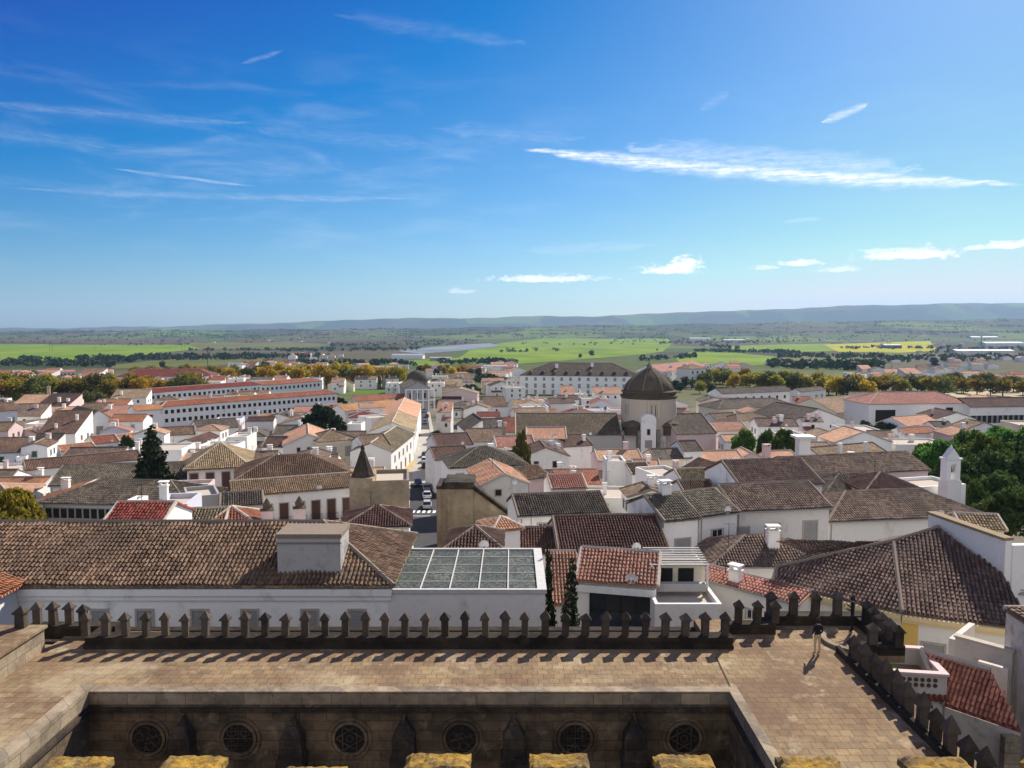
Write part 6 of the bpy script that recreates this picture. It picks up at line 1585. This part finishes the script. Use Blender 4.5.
def try_house(x, y, w_, d_, yaw, h, rs, simple=False, name='house', roofs=ROOFS, pad=.3, where=None):
    ca, sa = math.cos(yaw), math.sin(yaw)
    A = Vector((x - w_ / 2 * ca + d_ / 2 * sa, y - w_ / 2 * sa - d_ / 2 * ca)); B = A + Vector((ca, sa)) * w_; n = Vector((-sa, ca))
    fp = [tuple(A), tuple(B), tuple(B + n * d_), tuple(A + n * d_)]
    if inside(fp, pad): return None
    roof = rs.choices(['gable', 'gx', 'hip', 'shed', 'flat'], [5, 3, 1.6, 2.0, 2.2])[0]
    rm = rs.choice(roofs); wm = rs.choice(WALLS); win = []; chim = []; side = []
    k = max(1, int(w_ / 3.2))
    if not simple:
        kind = rs.choice(['dark', 'dark', 'sash', 'greyshut', 'shut', 'green'])
        if rs.random() < .85: win.append((kind, rs.randint(1, k), .9, 1.25, 1.6, .1, .9))
        if h > 5.6 and rs.random() < .8: win.append((kind, rs.randint(1, k), .9, 1.4, 4.3, .08, .92))
        if rs.random() < .5: side.append((kind, 2, .9, 1.2, 1.7, .15, .85))
        for _ in range(rs.choice([0, 1, 1, 2])): chim.append((rs.uniform(.12, .88), rs.uniform(.2, .8), rs.uniform(.7, 1.5), rs.choice([.6, .8, 1.0]), rs.choice(['white', 'white', 'stained', 'pink']), 0))
    hs_ = house(A, B, G(y) + h, d_, s=rs.uniform(.26, .38), roof=roof, rm=rm, wm=wm, win=win, side=side, chim=chim, near=(y < 110), aerial=(rs.uniform(.2, .8), rs.uniform(.3, .7), .8) if not simple and rs.random() < .45 and y < 240 else None, label=None, group=None, name=name)
    if not simple and rs.random() < .6:
        aw, ad, ah = w_ * rs.uniform(.35, .6), rs.uniform(2.4, 4), h * rs.uniform(.5, .72)
        x0 = rs.choice([0, w_ - aw]); q = A + Vector((ca, sa)) * x0; fa = [tuple(q - n * .5), tuple(q + Vector((ca, sa)) * aw - n * .5), tuple(q + Vector((ca, sa)) * aw - n * ad), tuple(q - n * ad)]
        if not inside(fa, -.1):
            FOOT.append(fa); zg = G(y) - hs_.location.z
            b = MB(); b.box(x0, x0 + aw, -ad, -.004, 0, zg + ah); b.build('annex_wall', MATS[rs.choice([wm, 'white', 'stained'])], hs_)
            if rs.random() < .75:
                s_ = [(x0 - .1, -ad - .25, zg + ah + .02), (x0 + aw + .1, -ad - .25, zg + ah + .02), (x0 + aw + .1, -.01, zg + ah + .3 * ad + .1), (x0 - .1, -.01, zg + ah + .3 * ad + .1)]
                b = MB(); b.slab(s_, .12, slope_uv(s_)); b.build('annex_roof', MATS[rs.choice([rm, 'orange', 'maroon', 'brown']) + '_cover'], hs_)
            else:
                b = MB()
                for qx in ((x0, x0 + aw, -ad, -ad + .2), (x0, x0 + .2, -ad + .2, -.01), (x0 + aw - .2, x0 + aw, -ad + .2, -.01)): b.box(*qx, zg + ah + .002, zg + ah + .9)
                b.build('terrace_parapet', MATS['white'], hs_)
            if aw > 3: add_window(hs_, Matrix.Translation((x0 + aw * .5, -ad - .004, zg + ah - 1.5)), rs.choice(['dark', 'green', 'sash', 'shut']), .9, 1.3, 1)
    return hs_
rs = random.Random(21); nfill = 0
for (ya_, yb_, budget, sx_, sy_) in ((100, 150, 34, 12.5, 10.5), (150, 230, 74, 12, 10.5), (230, 330, 66, 13.5, 12), (330, 560, 74, 16, 15)):
    spots = []
    y = ya_
    while y < yb_:
        half = y * .69; x = -half + rs.uniform(0, 6)
        while x < half:
            spots.append((x + rs.uniform(-1.5, 1.5), y + rs.uniform(-2, 2))); x += rs.uniform(.9, 1.2) * sx_
        y += sy_
    rs.shuffle(spots); n_ = 0
    for xx_, yy_ in spots:
        if n_ >= budget: break
        px, py = project(xx_, yy_, G(yy_) + 4)
        if not -8 < px < 1032: continue
        if px > 915 and yy_ < 205: continue                       # grove
        if px < 62 and yy_ < 104 or 395 < px < 440 and yy_ < 120: continue
        if yy_ > 330 and (px < 130 or 262 < px < 408 and yy_ < 490 or 690 < px): continue   # tree belts
        if 255 < px < 410 and 325 < yy_ < 400: continue
        if 222 < px < 364 and yy_ < 119: continue                # open view on the manor front
        if 585 < px < 722 and 165 < yy_ < 206: continue           # and on the domed church
        if 360 < px < 436 and 140 < yy_ < 262: continue           # the square
        if 518 < px < 716 and yy_ > 385: continue                 # the institution
        if 128 < px < 345 and 272 < yy_ < 335: continue           # the long blocks
        w_, d_ = rs.uniform(8, 14), rs.uniform(8, 11.5)
        if yy_ > 330: w_ *= 1.25
        if rs.random() < .3: w_, d_ = d_, w_
        h = rs.uniform(5.0, 8.8) if yy_ > 112 else rs.uniform(6, 8)
        yaw = GRIDA + rs.choice([0, 0, 0, math.pi / 2, .1, -.1, -math.pi / 2]) + rs.uniform(-.08, .08) - (.12 if px > 560 else 0)
        while yaw > math.pi / 2: yaw -= math.pi
        if abs(yaw) > 1.2: w_, d_, yaw = d_, w_, yaw - math.copysign(math.pi / 2, yaw)
        for _try in range(3):
            if try_house(xx_, yy_, w_, d_, yaw, h, rs): nfill += 1; n_ += 1; break
            w_ *= .74; d_ *= .8
            if min(w_, d_) < 4: break
# suburbs on the plain: small plain houses
SUB = [((845, 1034), (362, 384), 44), ((905, 1034), (350, 362), 18), ((285, 345), (355, 360), 18), ((430, 520), (370, 381), 24), ((0, 110), (377, 392), 22), ((205, 330), (366, 374), 22), ((700, 790), (365, 372), 8), ((300, 420), (366, 372), 10), ((690, 900), (335, 341), 14), ((650, 1015), (333, 347), 46), ((480, 520), (366, 374), 8), ((190, 330), (336, 345), 8)]
nsub = 0
for (xa_, xb_), (ya_, yb_), cnt in SUB:
    for i in range(cnt):
        px, py = rs.uniform(xa_, xb_), rs.uniform(ya_, yb_)
        g = on_ground(px, py)
        if try_house(g.x, g.y, rs.uniform(10, 20), rs.uniform(9, 12), rs.uniform(-.35, .35), rs.uniform(4, 7.5), rs, simple=True, name='suburban_house', roofs=['salmon', 'salmon', 'orange', 'brown', 'red'], pad=.5): nsub += 1
# big sheds far out
def shed(px, py, w_, d_, h, label, col='frame_white'):
    g = on_ground(px, py); o = empty('warehouse', (g.x, g.y, g.z - .3), rng.uniform(-.1, .1), label, 'warehouse')
    part_box(o, 'wall', col, (-w_ / 2, w_ / 2, 0, d_, 0, h))
    b = MB(); b.raw([(-w_ / 2 - .5, -.6, h), (w_ / 2 + .5, -.6, h), (w_ / 2 + .5, d_ + .6, h), (-w_ / 2 - .5, d_ + .6, h), (-w_ / 2 - .5, d_ / 2, h + d_ * .09), (w_ / 2 + .5, d_ / 2, h + d_ * .09)], [(0, 1, 5, 4), (2, 3, 4, 5), (1, 2, 5), (3, 0, 4), (0, 3, 2, 1)]); b.build('roof', MATS['shed_roof'], o)
mat_plain('shed_roof', (.30, .31, .32), .7); mat_plain('shed_blue', (.1, .14, .2), .6)
for px, py, w_, d_, h, lab, c in ((407, 359, 66, 30, 8, 'pale grey warehouse at the edge of the green field', 'frame_white'), (440, 361, 40, 20, 6, 'low grey shed beside the pale warehouse', 'shutter_grey'), (893, 348.5, 62, 24, 12, 'blue black shed standing on the yellow field', 'shed_blue'), (985, 354, 150, 40, 9, 'long low warehouse with a pale roof by the tall mast', 'stained'), (1005, 346, 160, 50, 12, 'big white roofed warehouse beyond the tall mast', 'frame_white'), (770, 337, 330, 60, 14, 'huge white roofed shed far out on the plain', 'frame_white'), (700, 340, 120, 40, 10, 'distant pale shed left of the huge white shed', 'frame_white'), (735, 342, 110, 40, 10, 'distant low shed in front of the huge white shed', 'stained'), (380, 371, 44, 14, 5, 'long flat pale block behind the golden trees', 'frame_white'), (920, 338, 150, 60, 12, 'pale shed group at the far industrial edge', 'frame_white'), (985, 339, 160, 60, 12, 'far pale hall by the hill foot', 'frame_white'), (495, 372, 26, 12, 7, 'white block beside the dark tree mass', 'frame_white')):
    shed(px, py, w_, d_, h, lab, c)
g = on_ground(981, 346); ms = empty('mast', g, 0, 'tall dark mast with crossbar on the far right plain', 'mast')
b = MB(); b.tube((0, 0, -1), (0, 0, 42), 1.5, 8, .8); b.build('pole', MATS['iron'], ms); b = MB(); b.box(-5, 5, -.5, .5, 36, 38); b.build('crossbar', MATS['iron'], ms)
for i, (px, py, h) in enumerate(((50, 352, 22), (52.5, 352, 22), (95, 350, 20), (185, 349, 24), (208, 372, 26), (730 - 548, 352, 22))):
    g = on_ground(px, py); o = empty('pylon', g, 0, f'thin power pole on the left fields, {ORD[i]} of the line', 'pole', 'power poles on the fields')
    b = MB(); b.tube((0, 0, -1), (0, 0, h), .35, 6, .2); b.build('pole', MATS['iron'], o); b = MB(); b.box(-2.2, 2.2, -.15, .15, h - 2.5, h - 2.1); b.build('crossarm', MATS['iron'], o)
p = on_ground(50, 419); kc = empty('brick_chimney', (p.x, p.y, p.z), 0, 'slender brick chimney rising among the old left roofs', 'chimney stack')
b = MB(); b.tube((0, 0, -1), (0, 0, 13), .9, 10, .65); b.build('shaft', MATS['old_wall'], kc); b = MB(); b.tube((0, 0, 13.003), (0, 0, 13.5), .85, 10); b.build('rim', MATS['old_wall'], kc)

# ---- labels for the filled houses: look, then which landmark and how far from it
LM = {'domed church': (36, 205), 'tall broad cypress': (-58, 128), 'long white block': (-105, 325), 'institution': (40, 450), 'street church': (-47, 405), 'bell gable': (57, 101), 'modern building': (150, 290), 'manor': (-34, 125), 'ochre church front': (-7, 96), 'white belvedere': (57, 150), 'yellow field': (650, 1500), 'school': (-240, 600), 'grove': (95, 150), 'lawn': (-75, 420), 'pink terraced rows': (-420, 680), 'cream hipped house': (64, 230), 'balcony windows house': (10, 165), 'salmon gable house': (-52, 190), 'long low house': (-100, 165)}
cnt = {}
fills = [i for i in INFO if not i['label']]
for i in fills:
    nm = min(LM, key=lambda k: math.hypot(LM[k][0] - i['x'], LM[k][1] - i['y'])); i['lm'] = nm
    i['dist'] = math.hypot(LM[nm][0] - i['x'], LM[nm][1] - i['y'])
fills.sort(key=lambda i: i['dist'])
for i in fills:
    shape = {'gable': 'gabled', 'gx': 'front gabled', 'hip': 'hipped', 'shed': 'lean-to', 'flat': 'flat'}[i['roof']]
    size = 'tall' if i['h'] > 8 and i['y'] > 100 else ('small' if i['L'] < 9 else '')
    look = f"{size} {COLW[i['wm']]} house, {(ROOFW[i['rm']] + ' ') if i['roof'] != 'flat' else ''}{shape} roof".strip()
    k = (look, i['lm']); n = cnt.get(k, 0); cnt[k] = n + 1
    i['o']['label'] = f"{look}, {ordinal(n) + ' ' if n else ''}closest such to the {i['lm']}"
    i['o']['category'] = 'house' if i['y'] < 600 else 'suburban house'; i['o']['group'] = 'houses of the old town' if i['y'] < 600 else 'houses of the suburbs'

# ================================================================== HAZE
hz = MB(); hz.box(-26000, 26000, -300, 16500, -6, 570)
m = bpy.data.materials.new('haze'); m.use_nodes = True; t = NT(m.node_tree); t.n.clear()
pv = t.node('ShaderNodeVolumePrincipled'); pv.inputs['Color'].default_value = (.44, .69, 1.0, 1); pv.inputs['Density'].default_value = 3.9e-5; pv.inputs['Anisotropy'].default_value = 0.15
mo = t.node('ShaderNodeOutputMaterial'); t.l.new(pv.outputs[0], mo.inputs['Volume'])
tag(hz.build('haze', m), kind='stuff')
print('FILL', nfill, nsub, 'objects', len(bpy.data.objects))
